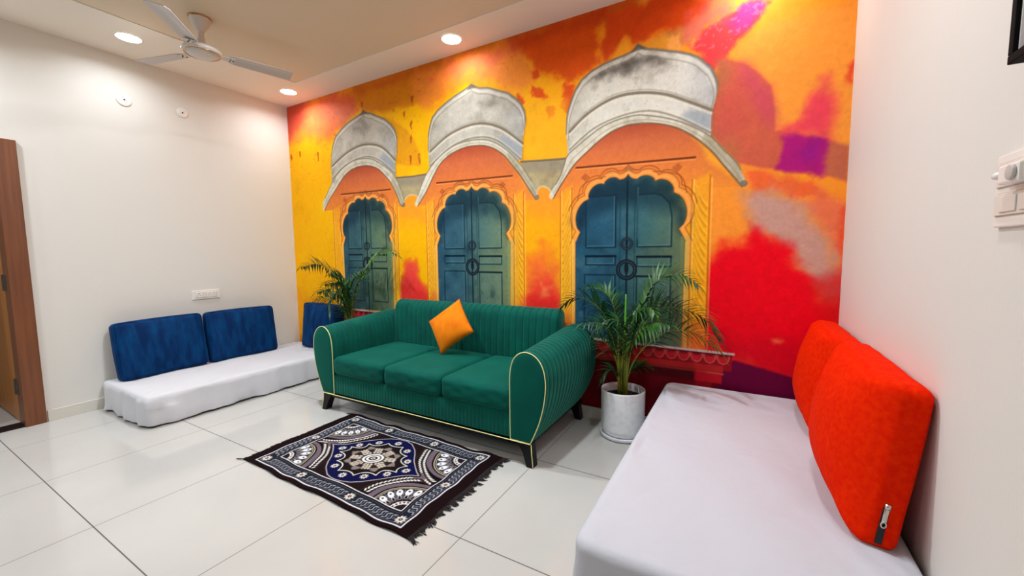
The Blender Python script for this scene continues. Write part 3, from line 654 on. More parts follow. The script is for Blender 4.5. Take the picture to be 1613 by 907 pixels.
    window(dict(id=3, door=(3.622, 4.405, .62, 1.39, 1.85), frame=(3.498, 4.553), leaf=True, line=[(3.628, 1.938), (4.459, 1.914)],
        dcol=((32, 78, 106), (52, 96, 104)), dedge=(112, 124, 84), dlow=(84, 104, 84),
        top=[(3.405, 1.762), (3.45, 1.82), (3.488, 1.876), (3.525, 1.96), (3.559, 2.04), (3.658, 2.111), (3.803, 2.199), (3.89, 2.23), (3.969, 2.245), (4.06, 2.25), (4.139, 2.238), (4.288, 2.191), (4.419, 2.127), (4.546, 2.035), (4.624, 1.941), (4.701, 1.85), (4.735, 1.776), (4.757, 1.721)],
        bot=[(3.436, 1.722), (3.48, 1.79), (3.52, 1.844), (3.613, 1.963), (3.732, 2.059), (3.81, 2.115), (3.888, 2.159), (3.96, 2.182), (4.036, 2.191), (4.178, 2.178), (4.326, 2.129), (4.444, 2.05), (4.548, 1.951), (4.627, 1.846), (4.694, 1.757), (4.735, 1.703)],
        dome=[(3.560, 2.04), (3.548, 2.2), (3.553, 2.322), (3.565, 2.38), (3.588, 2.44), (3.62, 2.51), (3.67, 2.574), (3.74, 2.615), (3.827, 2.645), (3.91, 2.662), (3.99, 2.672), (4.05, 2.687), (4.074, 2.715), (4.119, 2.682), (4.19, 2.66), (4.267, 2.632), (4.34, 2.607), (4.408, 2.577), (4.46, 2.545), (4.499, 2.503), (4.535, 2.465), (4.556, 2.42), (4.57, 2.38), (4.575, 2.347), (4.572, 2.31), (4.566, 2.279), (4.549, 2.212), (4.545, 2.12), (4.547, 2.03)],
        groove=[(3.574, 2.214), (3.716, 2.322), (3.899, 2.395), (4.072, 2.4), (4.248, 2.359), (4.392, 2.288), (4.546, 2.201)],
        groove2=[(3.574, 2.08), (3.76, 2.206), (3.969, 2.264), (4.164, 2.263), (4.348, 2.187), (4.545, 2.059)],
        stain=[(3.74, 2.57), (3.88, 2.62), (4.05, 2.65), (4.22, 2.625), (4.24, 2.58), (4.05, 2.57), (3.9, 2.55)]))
    # sill shelves with a scalloped red fringe
    def sill(x0, x1, zt):
        c.poly([(x0, zt), (x1, zt-.012), (x1, zt-.13), (x0, zt-.12)], (150, 16, 30), 1)
        c.poly([(x0, zt-.10), (x1-.05, zt-.10), (x1-.05, zt-.15), (x0, zt-.15)], (188, 40, 40), .9, .004, (.006, 20, 101))
        x = x0+.03
        while x < x1-.04:
            c.poly([(x-.037, zt-.012), (x+.037, zt-.012), (x+.036, zt-.05), (x+.022, zt-.078), (x, zt-.088), (x-.022, zt-.078), (x-.036, zt-.05)], (196, 30, 44), 1)
            c.line([(x+.037, zt-.012), (x+.036, zt-.05), (x+.022, zt-.078), (x, zt-.088), (x-.022, zt-.078), (x-.036, zt-.05), (x-.037, zt-.012)], .007, (206, 116, 96), .75)
            c.poly([(x-.03, zt-.015), (x+.03, zt-.015), (x+.02, zt-.04), (x-.02, zt-.04)], (90, 8, 18), .7, .01)
            x += .081
        c.line([(x0, zt-.15), (x1-.05, zt-.155)], .010, (226, 130, 84), .7, 0)
        c.poly([(x0, zt+.012), (x1+.015, zt-.004), (x1+.015, zt-.02), (x0, zt-.006)], (206, 192, 184), 1); c.line([(x0, zt-.012), (x1, zt-.026)], .008, (70, 10, 18), .8)
    sill(.95, 1.70, .69); sill(2.10, 3.20, .70); sill(3.50, 4.715, .63)
    c.poly([(4.49, .48), (4.66, .47), (4.66, .41), (4.49, .41)], (196, 20, 40), 1); c.poly([(4.5, .41), (4.6, .41), (4.6, .36), (4.5, .36)], (150, 10, 34), 1)
    c.poly([(3.7, .48), (4.49, .48), (4.49, .40), (3.7, .44)], (70, 4, 14), .8, .02)
    # overall paper texture
    c.C *= (1+.05*n2*np.abs(n1)+.04*n3)[..., None]
    c.C = np.clip(c.C, 0, 1)
    return c

# ------------------------------------------------------------------ room shell
def build_room():
    o = mesh_obj('floor', [(-1.8, YB, 0), (W+.12, YB, 0), (W+.12, .12, 0), (-1.8, .12, 0), (-1.8, YB, -.1), (W+.12, YB, -.1), (W+.12, .12, -.1), (-1.8, .12, -.1)],
                 [(0, 1, 2, 3), (7, 6, 5, 4), (0, 4, 5, 1), (1, 5, 6, 2), (2, 6, 7, 3), (3, 7, 4, 0)], M['floor'], smooth=False); struct(o)
    m = MB(); m.box((-.12, 0.004, 0), (W+.12, .14, H+.1)); struct(m.build('wall_back', M['wall'], smooth=False))
    # left wall with a doorway
    D0, D1, DH = -2.15, -3.14, 2.15
    m = MB(); m.box((-.12, D0, 0), (0, 0.004, H+.1)); m.box((-.12, YB, 0), (0, D1, H+.1)); m.box((-.12, D1, DH), (0, D0, H+.1))
    struct(m.build('wall_left', M['wall'], smooth=False))
    m = MB(); m.box((W, YB, 0), (W+.12, 0.004, H+.1)); struct(m.build('wall_right', M['wall'], smooth=False))
    # a plain passage wall seen through the doorway
    m = MB(); m.box((-1.9, -4.6, 0), (-1.78, -.6, H+.1)); m.box((-1.78, -.72, 0), (-.12, -.6, H+.1)); struct(m.build('wall_passage', M['wall'], smooth=False))
    # ceiling: lower border all round, shallow raised panel in the middle
    x0, x1, y0, y1 = .742, W-.742, -.358, -4.9
    m = MB()
    m.box((0, y0, H), (W, 0.004, H+.1)); m.box((0, YB, H), (W, y1, H+.1)); m.box((0, y1, H), (x0, y0, H+.1)); m.box((x1, y1, H), (W, y0, H+.1))
    struct(m.build('ceiling', M['ceil'], smooth=False))
    m = MB(); m.box((x0, y1, H+TRAY), (x1, y0, H+.1)); struct(m.build('ceiling_panel', M['tray'], smooth=False))
    # skirting tiles
    def skirt(name, runs):
        m = MB()
        for a, b in runs: m.box(a, b, bev=.002)
        struct(m.build(name, M['skirt'], smooth=False))
    skirt('baseboard_back', [((.0, -.012, 0), (W, .003, SKIRT))])
    skirt('baseboard_left', [((-.001, -2.12, 0), (.012, -.013, SKIRT)), ((-.001, YB, 0), (.012, -3.17, SKIRT))])
    skirt('baseboard_right', [((W-.012, YB, 0), (W+.001, -.013, SKIRT))])
    # the mural paper, pasted on the back wall
    c = paint_mural()
    o = c.mesh('mural', M['mural'], lambda X, Z_: np.stack([X.ravel(), np.full(X.size, 0.002), Z_.ravel()], 1))
    tag(o, 'floor to ceiling mural of three arched blue doors on yellow and red walls', 'mural')
    # the door on the left
    d = bpy.data.objects.new('door_1', None); link(d); d['kind'] = 'structure'; d['label'] = 'brown wooden door standing open in the left wall'; d.location = (0, -2.6, 0)
    def p(mb, name, mt, parent=d, auto=30):
        o = mb.build(name, mt, None, smooth=False); o.parent = parent
        w = Vector((0, 0, 0)); q = parent
        while q: w += q.location; q = q.parent
        o.data.transform(Matrix.Translation(-w)); return o
    m = MB()
    for ya, yb in ((D0-.09, D0+.022), (D1-.022, D1+.09)):
        m.box((-.13, ya, 0), (.022, yb, DH+.022), bev=.004)
    m.box((-.13, D1, DH-.08), (.021, D0, DH+.021), bev=.004)
    p(m, 'door_frame', M['wood'])
    m = MB(); m.box((-.13, D1+.09, .0), (.0, D0-.09, .012)); p(m, 'threshold', M['black'])
    m = MB(); m.box((-.98, D0-.086, .012), (-.134, D0-.05, DH-.085), bev=.003); leaf = p(m, 'door_leaf', M['wood2'])
    for z in (.24, 1.05, 1.85):
        m = MB(); m.box((-.128, D0-.0925, z), (-.055, D0-.0895, z+.12)); m.tube([(-.132, D0-.094, z-.002), (-.132, D0-.094, z+.122)], .007, 10)
        p(m, 'hinge', M['hinge'])
    m = MB(); m.tube([(-.9, D0-.086, 1.0), (-.9, D0-.13, 1.0), (-.86, D0-.138, 1.0), (-.79, D0-.138, 1.0)], .009, 10)
    o = m.build('door_handle', M['steel'], None); o.parent = leaf; o.data.transform(Matrix.Translation(-Vector((0, -2.6, 0))))
build_room()

# ------------------------------------------------------------------ helpers for parts of a thing
def part(mb, name, mt, parent, root=None, smooth=True, auto=None):
    """mb holds world coordinates: shift to the root's origin and parent it"""
    o = mb.build(name, mt, None, smooth, auto)
    w = parent.matrix_world.copy() if False else None
    loc = Vector((0, 0, 0)); q = parent
    while q is not None: loc += q.location; q = q.parent
    o.data.transform(Matrix.Translation(-loc)); o.parent = parent
    return o

# ------------------------------------------------------------------ sofa
def build_sofa():
    CX = 2.705
    root = empty('sofa', (CX, -.46, 0), 'green velvet three seat sofa with channelled back and yellow piping', 'sofa')
    XL, XR = 1.862, 3.548                     # inner faces of the arms
    YF, YK = -.895, -.035
    # right arm outline (x, z) seen from the front, clockwise from the inner bottom corner
    prof = [(3.546, .152), (3.545, .30), (3.545, .45), (3.548, .565), (3.568, .645), (3.605, .688), (3.652, .705), (3.703, .695), (3.745, .662), (3.771, .612), (3.783, .545), (3.782, .48), (3.768, .385), (3.742, .29), (3.712, .215), (3.683, .150)]
    ol = resample(catmull([(x, 0, z) for x, z in prof], 8), 72)
    def arm(side):
        f = (lambda x: x) if side > 0 else (lambda x: 2*CX-x)
        cen = Vector((3.655, 0, .42)); n = len(ol)
        ys = []; pitch = .0475; y = YF
        NCH = 18
        for i in range(NCH*8+1):
            ys.append((YF+.004+(YK-YF-.004)*i/(NCH*8), i/(NCH*8)))
        vs, fs = [], []
        for j, (y, t) in enumerate(ys):
            ph = (t*NCH) % 1.0; dg = min(ph, 1-ph)
            groove = .0085*math.exp(-(dg/.10)**2)
            if t < .004: groove = 0
            end = 1.0
            e = .05/(YK-YF)
            if t > 1-e:
                s = (t-(1-e))/e; end = math.sqrt(max(.0, 1-s*s))*.30+.70
            for p in ol:
                q = p-cen; out = max(0, q.x/.13)
                hh = max(0, q.z/.28)
                dx = .040*math.sin(PI*.62*t)*out*(1 if q.z > -.25 else .4)
                dz = .048*min(1, t*1.25)*hh
                q2 = Vector((q.x+dx, 0, q.z+dz))
                d = q2.normalized()
                q2 = q2*end - d*groove
                if end < 1: q2.x = q2.x if q.x < -.09 else q2.x
                vs.append((f(cen.x+q2.x), y, cen.z+q2.z))
        m = len(ys)
        for j in range(m-1):
            for k in range(n):
                k2 = (k+1) % n
                fs.append((j*n+k, j*n+k2, (j+1)*n+k2, (j+1)*n+k))
        fs.append(tuple(range(n))); fs.append(tuple((m-1)*n+k for k in range(n)))
        mb = MB(); mb.add(vs, fs); a = part(mb, 'arm', M['green'], root, auto=60)
        # smooth front panel, slightly domed
        mb = MB(); rings = [1.0, .985, .93, .75, .45, .15]; dep = [0.0, .006, .010, .013, .015, .016]
        vs = [(f(cen.x+(p.x-cen.x)*r), YF+.004-dp, cen.z+(p.z-cen.z)*r) for r, dp in zip(rings, dep) for p in ol]
        fs = [(i*n+k, i*n+(k+1) % n, (i+1)*n+(k+1) % n, (i+1)*n+k) for i in range(len(rings)-1) for k in range(n)]
        fs.append(tuple((len(rings)-1)*n+k for k in range(n)))
        mb.add(vs, fs); part(mb, 'arm_panel', M['greenp'], a)
        mb = MB(); mb.tube([(f(cen.x+(p.x-cen.x)*1.012), YF-.001, cen.z+(p.z-cen.z)*1.006) for p in ol+ol[:1]], .0030, 8)
        o = part(mb, 'piping', M['piping'], a); o['label'] = 'pale yellow piping round the arm front'
        return a
    arm(-1); arm(1)
    # ribbed front rail and hidden body
    mb = MB(); nx = 56*6; vs = []; fs = []
    pr = [(-.80, .15), (-.872, .15), (-.888, .158), (-.890, .18), (-.889, .24), (-.886, .30), (-.874, .316), (-.80, .318)]
    for i in range(nx+1):
        t = i/nx; x = XL-.004+(XR-XL+.008)*t; ph = (t*56) % 1; g = .0028*math.exp(-(min(ph, 1-ph)/.14)**2)
        vs += [(x, y+(g if y < -.86 else 0), z) for y, z in pr]
    k = len(pr)
    fs = [(i*k+j, i*k+j+1, (i+1)*k+j+1, (i+1)*k+j) for i in range(nx) for j in range(k-1)]
    mb.add(vs, fs); mb.box((XL, -.80, .15), (XR, -.06, .317))
    base = part(mb, 'base', M['green'], root, auto=40)
    mb = MB(); mb.tube([(1.728, -.898, .146), (1.80, -.899, .146), (2.7, -.896, .147), (3.6, -.899, .146), (3.684, -.898, .146)], .0030, 8)
    o = part(mb, 'piping', M['piping'], base); o['label'] = 'yellow piping along the lower edge'
    # seat cushions
    xs = [XL, 2.440, 2.992, XR]
    for i in range(3):
        a, b = xs[i]+.002, xs[i+1]-.002
        v, f = rbox(b-a, .70, .150, .038, 26, (0.0, .004, .020), wob=.0015, seed=i)
        v = [Vector((p.x+(a+b)/2, p.y-.55, p.z+.389 - .012*max(0, (p.y+.35)/-.35)*0)) for p in v]
        mb = MB(); mb.add(v, f); part(mb, 'seat_cushion', M['greenp'], root)
    # channelled backrest
    bp = catmull([(0, -.205, .34), (0, -.222, .46), (0, -.218, .62), (0, -.205, .76), (0, -.188, .825), (0, -.150, .858), (0, -.105, .864), (0, -.065, .852), (0, -.045, .82), (0, -.040, .70), (0, -.040, .45), (0, -.040, .2)], 5)
    x0, x1 = 1.862, 3.560; NCH = 29; per = 10; vs = []; n = len(bp); cen = Vector((0, -.13, .55))
    for i in range(NCH*per+1):
        t = i/(NCH*per); x = x0+(x1-x0)*t; ph = (t*NCH) % 1; g = .0090*math.exp(-(min(ph, 1-ph)/.09)**2)
        e = min(t, 1-t)*(x1-x0); ins = 0
        if e < .028: ins = .028-math.sqrt(max(0, .028**2-(.028-e)**2)); g = 0
        for p in bp:
            q = p-cen; d = Vector((0, q.y, q.z*.55)).normalized()
            w = p-d*(g+ins)
            vs.append((x, w.y, w.z))
    m_ = NCH*per+1
    fs = [(i*n+j, i*n+j+1, (i+1)*n+j+1, (i+1)*n+j) for i in range(m_-1) for j in range(n-1)]
    fs += [tuple(range(n)), tuple((m_-1)*n+j for j in range(n))]
    mb = MB(); mb.add(vs, fs); part(mb, 'backrest', M['green'], root, auto=60)
    # black wooden plinth and splayed legs
    mb = MB()
    mb.box((1.74, -.885, .118), (3.67, -.82, .146)); mb.box((1.74, -.10, .118), (3.67, -.04, .146))
    mb.box((1.74, -.82, .122), (1.80, -.10, .146)); mb.box((3.61, -.82, .122), (3.67, -.10, .146))
    part(mb, 'plinth', M['black'], root, smooth=False)
    for sx in (-1, 1):
        f = (lambda x: x) if sx > 0 else (lambda x: 2*CX-x)
        for yf, yb, yo in ((-.89, -.83, -.012), (-.10, -.04, .012)):
            top = [(3.585, yf), (3.685, yf), (3.685, yb), (3.585, yb)]; mid = [(3.628, yf+yo*.4), (3.692, yf+yo*.4), (3.692, yb+yo*.4), (3.628, yb+yo*.4)]
            bot = [(3.660, yf+yo), (3.704, yf+yo), (3.704, yb+yo), (3.660, yb+yo)]
            v = [(f(x), y, .144) for x, y in top] + [(f(x), y, .085) for x, y in mid] + [(f(x), y, 0.0) for x, y in bot]
            fs = [(a+k, a+(k+1) % 4, a+4+(k+1) % 4, a+4+k) for a in (0, 4) for k in range(4)] + [(3, 2, 1, 0), (8, 9, 10, 11)]
            mb = MB(); mb.add(v, fs); lg = part(mb, 'leg', M['black'], root, smooth=False)
            if yf < -.5:
                mb = MB(); mb.tube([(f(3.686), yf-.001, .143), (f(3.692), yf+yo*.4-.001, .085), (f(3.704), yf+yo-.001, .004)], .0028, 8)
                o = part(mb, 'leg_trim', M['piping'], lg); o['label'] = 'pale yellow edging on the outer leg edge'
    return root
build_sofa()

# orange scatter cushion leaning on its corner against the back
def build_scatter():
    c3 = [Vector(p) for p in ((2.714, -.257, .908), (2.914, -.341, .676), (2.633, -.416, .471), (2.461, -.332, .701))]
    cen = sum(c3, Vector())/4 + Vector((.018, -.064, .016))
    ex = (c3[1]-c3[2]).normalized(); n = Vector((0, -.44, .16)).normalized(); ez = n.cross(ex).normalized()*1
    if ez.z < 0: ez = -ez
    n = ex.cross(ez); n = n if n.y < 0 else -n
    s1, s2 = .345, .325; N = 26; vs = []; fs = []; off = {}
    for sgn in (1, -1):
        for j in range(N+1):
            for i in range(N+1):
                u, v = -1+2*i/N, -1+2*j/N
                edge = max(abs(u), abs(v))
                th = .074*((1-u*u)**.55)*((1-v*v)**.55)
                pinch = 1-.055*(1-abs(u)**2)*(abs(v) > .0)*abs(v)**3; pinch2 = 1-.055*(1-abs(v)**2)*abs(u)**3
                p = cen + ex*(u*s1/2*pinch2) + ez*(v*s2/2*pinch) + n*(sgn*th)
                off[(sgn, i, j)] = len(vs); vs.append(p)
        for j in range(N):
            for i in range(N):
                q = (off[(sgn, i, j)], off[(sgn, i+1, j)], off[(sgn, i+1, j+1)], off[(sgn, i, j+1)])
                fs.append(q if sgn > 0 else q[::-1])
    mb = MB(); mb.add(vs, fs); o = mb.build('scatter_cushion', M['orange'])
    bm = bmesh.new(); bm.from_mesh(o.data); bmesh.ops.remove_doubles(bm, verts=bm.verts[:], dist=1e-5); bmesh.ops.recalc_face_normals(bm, faces=bm.faces[:]); bm.to_mesh(o.data); bm.free()
    o.data.polygons.foreach_set('use_smooth', [True]*len(o.data.polygons))
    origin_to(o, cen); tag(o, 'orange velvet scatter cushion propped on its corner on the green sofa', 'cushion')
    mb = MB(); E = []
    for k in range(4*14):
        s, t = divmod(k, 14); t = -1+2*t/14
        u, v = [(t, -1), (1, t), (-t, 1), (-1, -t)][s]
        pinch = 1-.055*(1-u*u)*abs(v)**3; pinch2 = 1-.055*(1-v*v)*abs(u)**3
        E.append(ex*(u*s1/2*pinch2)+ez*(v*s2/2*pinch))
    mb.tube(E+[E[0]], .003, 6); s = mb.build('edge_seam', M['orange_p'], o); s['label'] = 'darker seam round the edge'
build_scatter()

# ------------------------------------------------------------------ floor mattresses under white sheets
def sheet_mattress(name, label, x0, x1, y0, y1, h, wallside, mt, seed, flare, sag=0.006, corner=.05, gain=1.0):
    """soft sheet over a mattress; wallside -1: wall at x0, +1: wall at x1; far end (y1) stands at the mural"""
    root = empty(name, ((x0+x1)/2, (y0+y1)/2, 0), label, 'mattress')
    rn = random.Random(seed); ph = [rn.uniform(0, 6.3) for _ in range(12)]
    cx, cy = (x0+x1)/2, (y0+y1)/2; hx, hy = (x1-x0)/2, (y1-y0)/2
    # outline, rounded rectangle, counter-clockwise
    per = []
    r = corner
    for (sx, sy, a0) in ((1, 1, 0), (-1, 1, PI/2), (-1, -1, PI), (1, -1, 3*PI/2)):
        for k in range(9):
            a = a0+PI/2*k/8
            per.append(Vector((cx+sx*(hx-r)+r*math.cos(a), cy+sy*(hy-r)+r*math.sin(a), 0)))
    per = resample(per, 300, True); n = len(per)
    # outward normals
    nor = []
    for i in range(n):
        t = (per[(i+1) % n]-per[i-1]).normalized(); nor.append(Vector((t.y, -t.x, 0)))
    e = .032
    rings = []
    levels = [(-.0, 0.012), (0, .05), (0, .10), (0, .15), (0, h*.62), (0, h*.8), (0, h-e)]
    L = [0]
    for i in range(n): L.append(L[-1]+(per[(i+1) % n]-per[i]).length)
    def fold(i, z):
        s = L[i]; lo = 1-z/h
        wv = .5*math.sin(s*23+ph[0]+2*math.sin(s*3+ph[1])) + .35*math.sin(s*47+ph[2]) + .5*math.sin(s*9+z*16+ph[3])
        return wv
    wall_free = lambda p: 0 if ((wallside < 0 and p.x < x0+.08) or (wallside > 0 and p.x > x1-.08) or p.y > y1-.05) else 1
    vs = []
    for (_, z) in levels:
        for i in range(n):
            lo = (1-z/h); p, q = per[i], nor[i]; wf = wall_free(p)
            o = wf*(flare*lo + gain*(.002+.013*lo)*fold(i, z)*.6*(1 if lo > .05 else 0) + gain*.007*math.exp(-((math.sin(L[i]*1.7+z*9+ph[8])-.2)/.10)**2)*min(1, lo*3) - .012*max(0, .22-z/h)/.22)
            zz = z + (wf*.005*(1+math.sin(L[i]*13+ph[6])*math.sin(L[i]*4.1+ph[7])) if z < .02 else 0)
            vs.append(Vector((p.x, p.y, 0)) + q*o + Vector((0, 0, zz)))
    for k in range(1, 6):
        a = PI/2*k/5
        for i in range(n):
            p, q = per[i], nor[i]
            vs.append(Vector((p.x, p.y, h-e+e*math.sin(a))) - q*(e*(1-math.cos(a))) + q*(.0005*fold(i, h)*wall_free(p)*(1-k/5)))
    tops = [.97, .92, .85, .75, .62, .48, .33, .18, .06]
    for s in tops:
        for i in range(n):
            p = per[i]-nor[i]*e
            x = cx+(p.x-cx)*s; y = cy+(p.y-cy)*s
            z = h + .0035*math.sin(x*9+3*y+ph[8]) + .003*math.sin(y*13-4*x+ph[9]) + .0025*math.sin(17*x+11*y+ph[10]) - sag*(1-s)
            z += .0035*math.sin((x*2.2+y)*26+ph[11]+3*math.sin(y*4))*max(0, s-.55)*2
            vs.append(Vector((x, y, z)))
    R = len(vs)//n
    fs = [(a*n+i, a*n+(i+1) % n, (a+1)*n+(i+1) % n, (a+1)*n+i) for a in range(R-1) for i in range(n)]
    fs.append(tuple((R-1)*n+i for i in range(n)))
    mb = MB(); mb.add(vs, fs); part(mb, 'bed_sheet', mt, root)
    mb = MB(); mb.box((x0+.03, y0+.03, .0), (x1-.03, y1-.03, h-.03), bev=.02); part(mb, 'mattress_core', M['core'], root)
    return root
sheet_mattress('floor_mattress', 'low floor mattress under a white sheet along the left wall', .018, .925, -1.80, -.02, .242, -1, M['sheet2'], 3, .022, corner=.04, gain=1.7)
sheet_mattress('floor_mattress', 'taller floor mattress under a white sheet against the right wall', 4.315, W-.016, -1.845, -.02, .388, 1, M['sheet'], 5, .008, corner=.06)

# ------------------------------------------------------------------ box cushions
def box_cushion(name, label, mt, size, loc, lean, rz, group, seed, r=.035, bulge=.03, roll=0.0, taper=.12, welt=True):
    """size = (length, thickness, height), standing on its long edge, leaning back by `lean` about its length"""
    v, f = rbox(size[0], size[1], size[2], r, 26, (.006, bulge, .008), wob=.002, seed=seed)
    for p in v:                                            # the back lies flat against the wall; ends taper
        u, w = p.x/(size[0]/2), p.z/(size[2]/2)
        if p.y > size[1]*.5: p.y = size[1]*.5+(p.y-size[1]*.5)*.1
        k = taper*max(abs(u)**5, .9*max(0, -w)**5, .15*max(0, w)**5)
        p.y = size[1]/2+(p.y-size[1]/2)*(1-k)
    mb = MB(); mb.add(v, f); o = mb.build(name, mt)
    o.matrix_world = Matrix.Translation(loc) @ Matrix.Rotation(rz, 4, 'Z') @ Matrix.Rotation(lean, 4, 'X') @ Matrix.Rotation(roll, 4, 'Y') @ Matrix.Translation((0, 0, size[2]/2))
    tag(o, label, 'cushion', group)
    # welted seam round both large faces
    for sgn in ((-1,) if welt else ()):
        mb = MB(); P = []
        hx, hz, q = size[0]/2-.006, size[2]/2-.006, r
        for (sx, sz, a0) in ((1, 1, 0), (-1, 1, PI/2), (-1, -1, PI), (1, -1, 3*PI/2)):
            for k in range(7):
                a = a0+PI/2*k/6
                px, pz = sx*(hx-q)+q*math.cos(a), sz*(hz-q)+q*math.sin(a); u, w = px/(size[0]/2), pz/(size[2]/2)
                kk = taper*max(abs(u)**5, .9*max(0, -w)**5, .15*max(0, w)**5); py = sgn*(size[1]/2-.010)
                P.append((px, size[1]/2+(py-size[1]/2)*(1-kk), pz))
        mb.tube(P+[P[0]], .004, 6); mb.build('seam_welt', mt, o)
    return o
BG = 'blue velvet back cushions'
box_cushion('back_cushion', 'blue velvet back cushion on the left mattress, nearest the brown door', M['blue'], (.655, .125, .50), (.185, -1.402, .240), math.radians(-9), PI/2, BG, 1, roll=math.radians(-1))
box_cushion('back_cushion', 'blue velvet back cushion on the left mattress, below the wall socket', M['blue'], (.655, .125, .50), (.190, -.728, .240), math.radians(-8), PI/2, BG, 2, roll=math.radians(.5))
box_cushion('back_cushion', 'blue velvet back cushion against the mural behind the sofa arm', M['blue'], (.60, .13, .505), (.625, -.140, .240), math.radians(-6), 0, BG, 3, roll=math.radians(.5))
RG = 'red velvet back cushions'
far = box_cushion('back_cushion', 'red velvet back cushion in the corner, farther from the camera', M['red'], (.655, .135, .505), (5.116, -.378, .388), math.radians(-7), -PI/2, RG, 4, r=.032, bulge=.055, taper=.34, welt=False)
near = box_cushion('back_cushion', 'red velvet back cushion nearest the camera, zip on its end', M['red'], (.70, .145, .515), (5.120, -1.08, .388), math.radians(-7), -PI/2, RG, 5, r=.032, bulge=.060, taper=.36, welt=False)
def zipper(o, sx):
    mb = MB(); hx = sx/2; yo = .022
    mb.box((hx-.004, yo-.009, -.235), (hx+.005, yo+.009, -.11), bev=.002)
    z = mb.build('zip_tape', M['zip'], o, smooth=False); z['label'] = 'black zip tape on the end face'
    mb = MB(); mb.tube([(hx+.009, yo, -.10), (hx+.011, yo, -.115)], .008, 10); mb.box((hx+.006, yo-.006, -.16), (hx+.011, yo+.006, -.115), bev=.002)
    mb.tube([(hx+.010, yo+.006*math.cos(a), -.167+.009*math.sin(a)) for a in [2*PI*k/12 for k in range(13)]], .0025, 6)
    p = mb.build('zip_pull', M['steel'], z); p['label'] = 'silver zip pull'
zipper(near, .70)

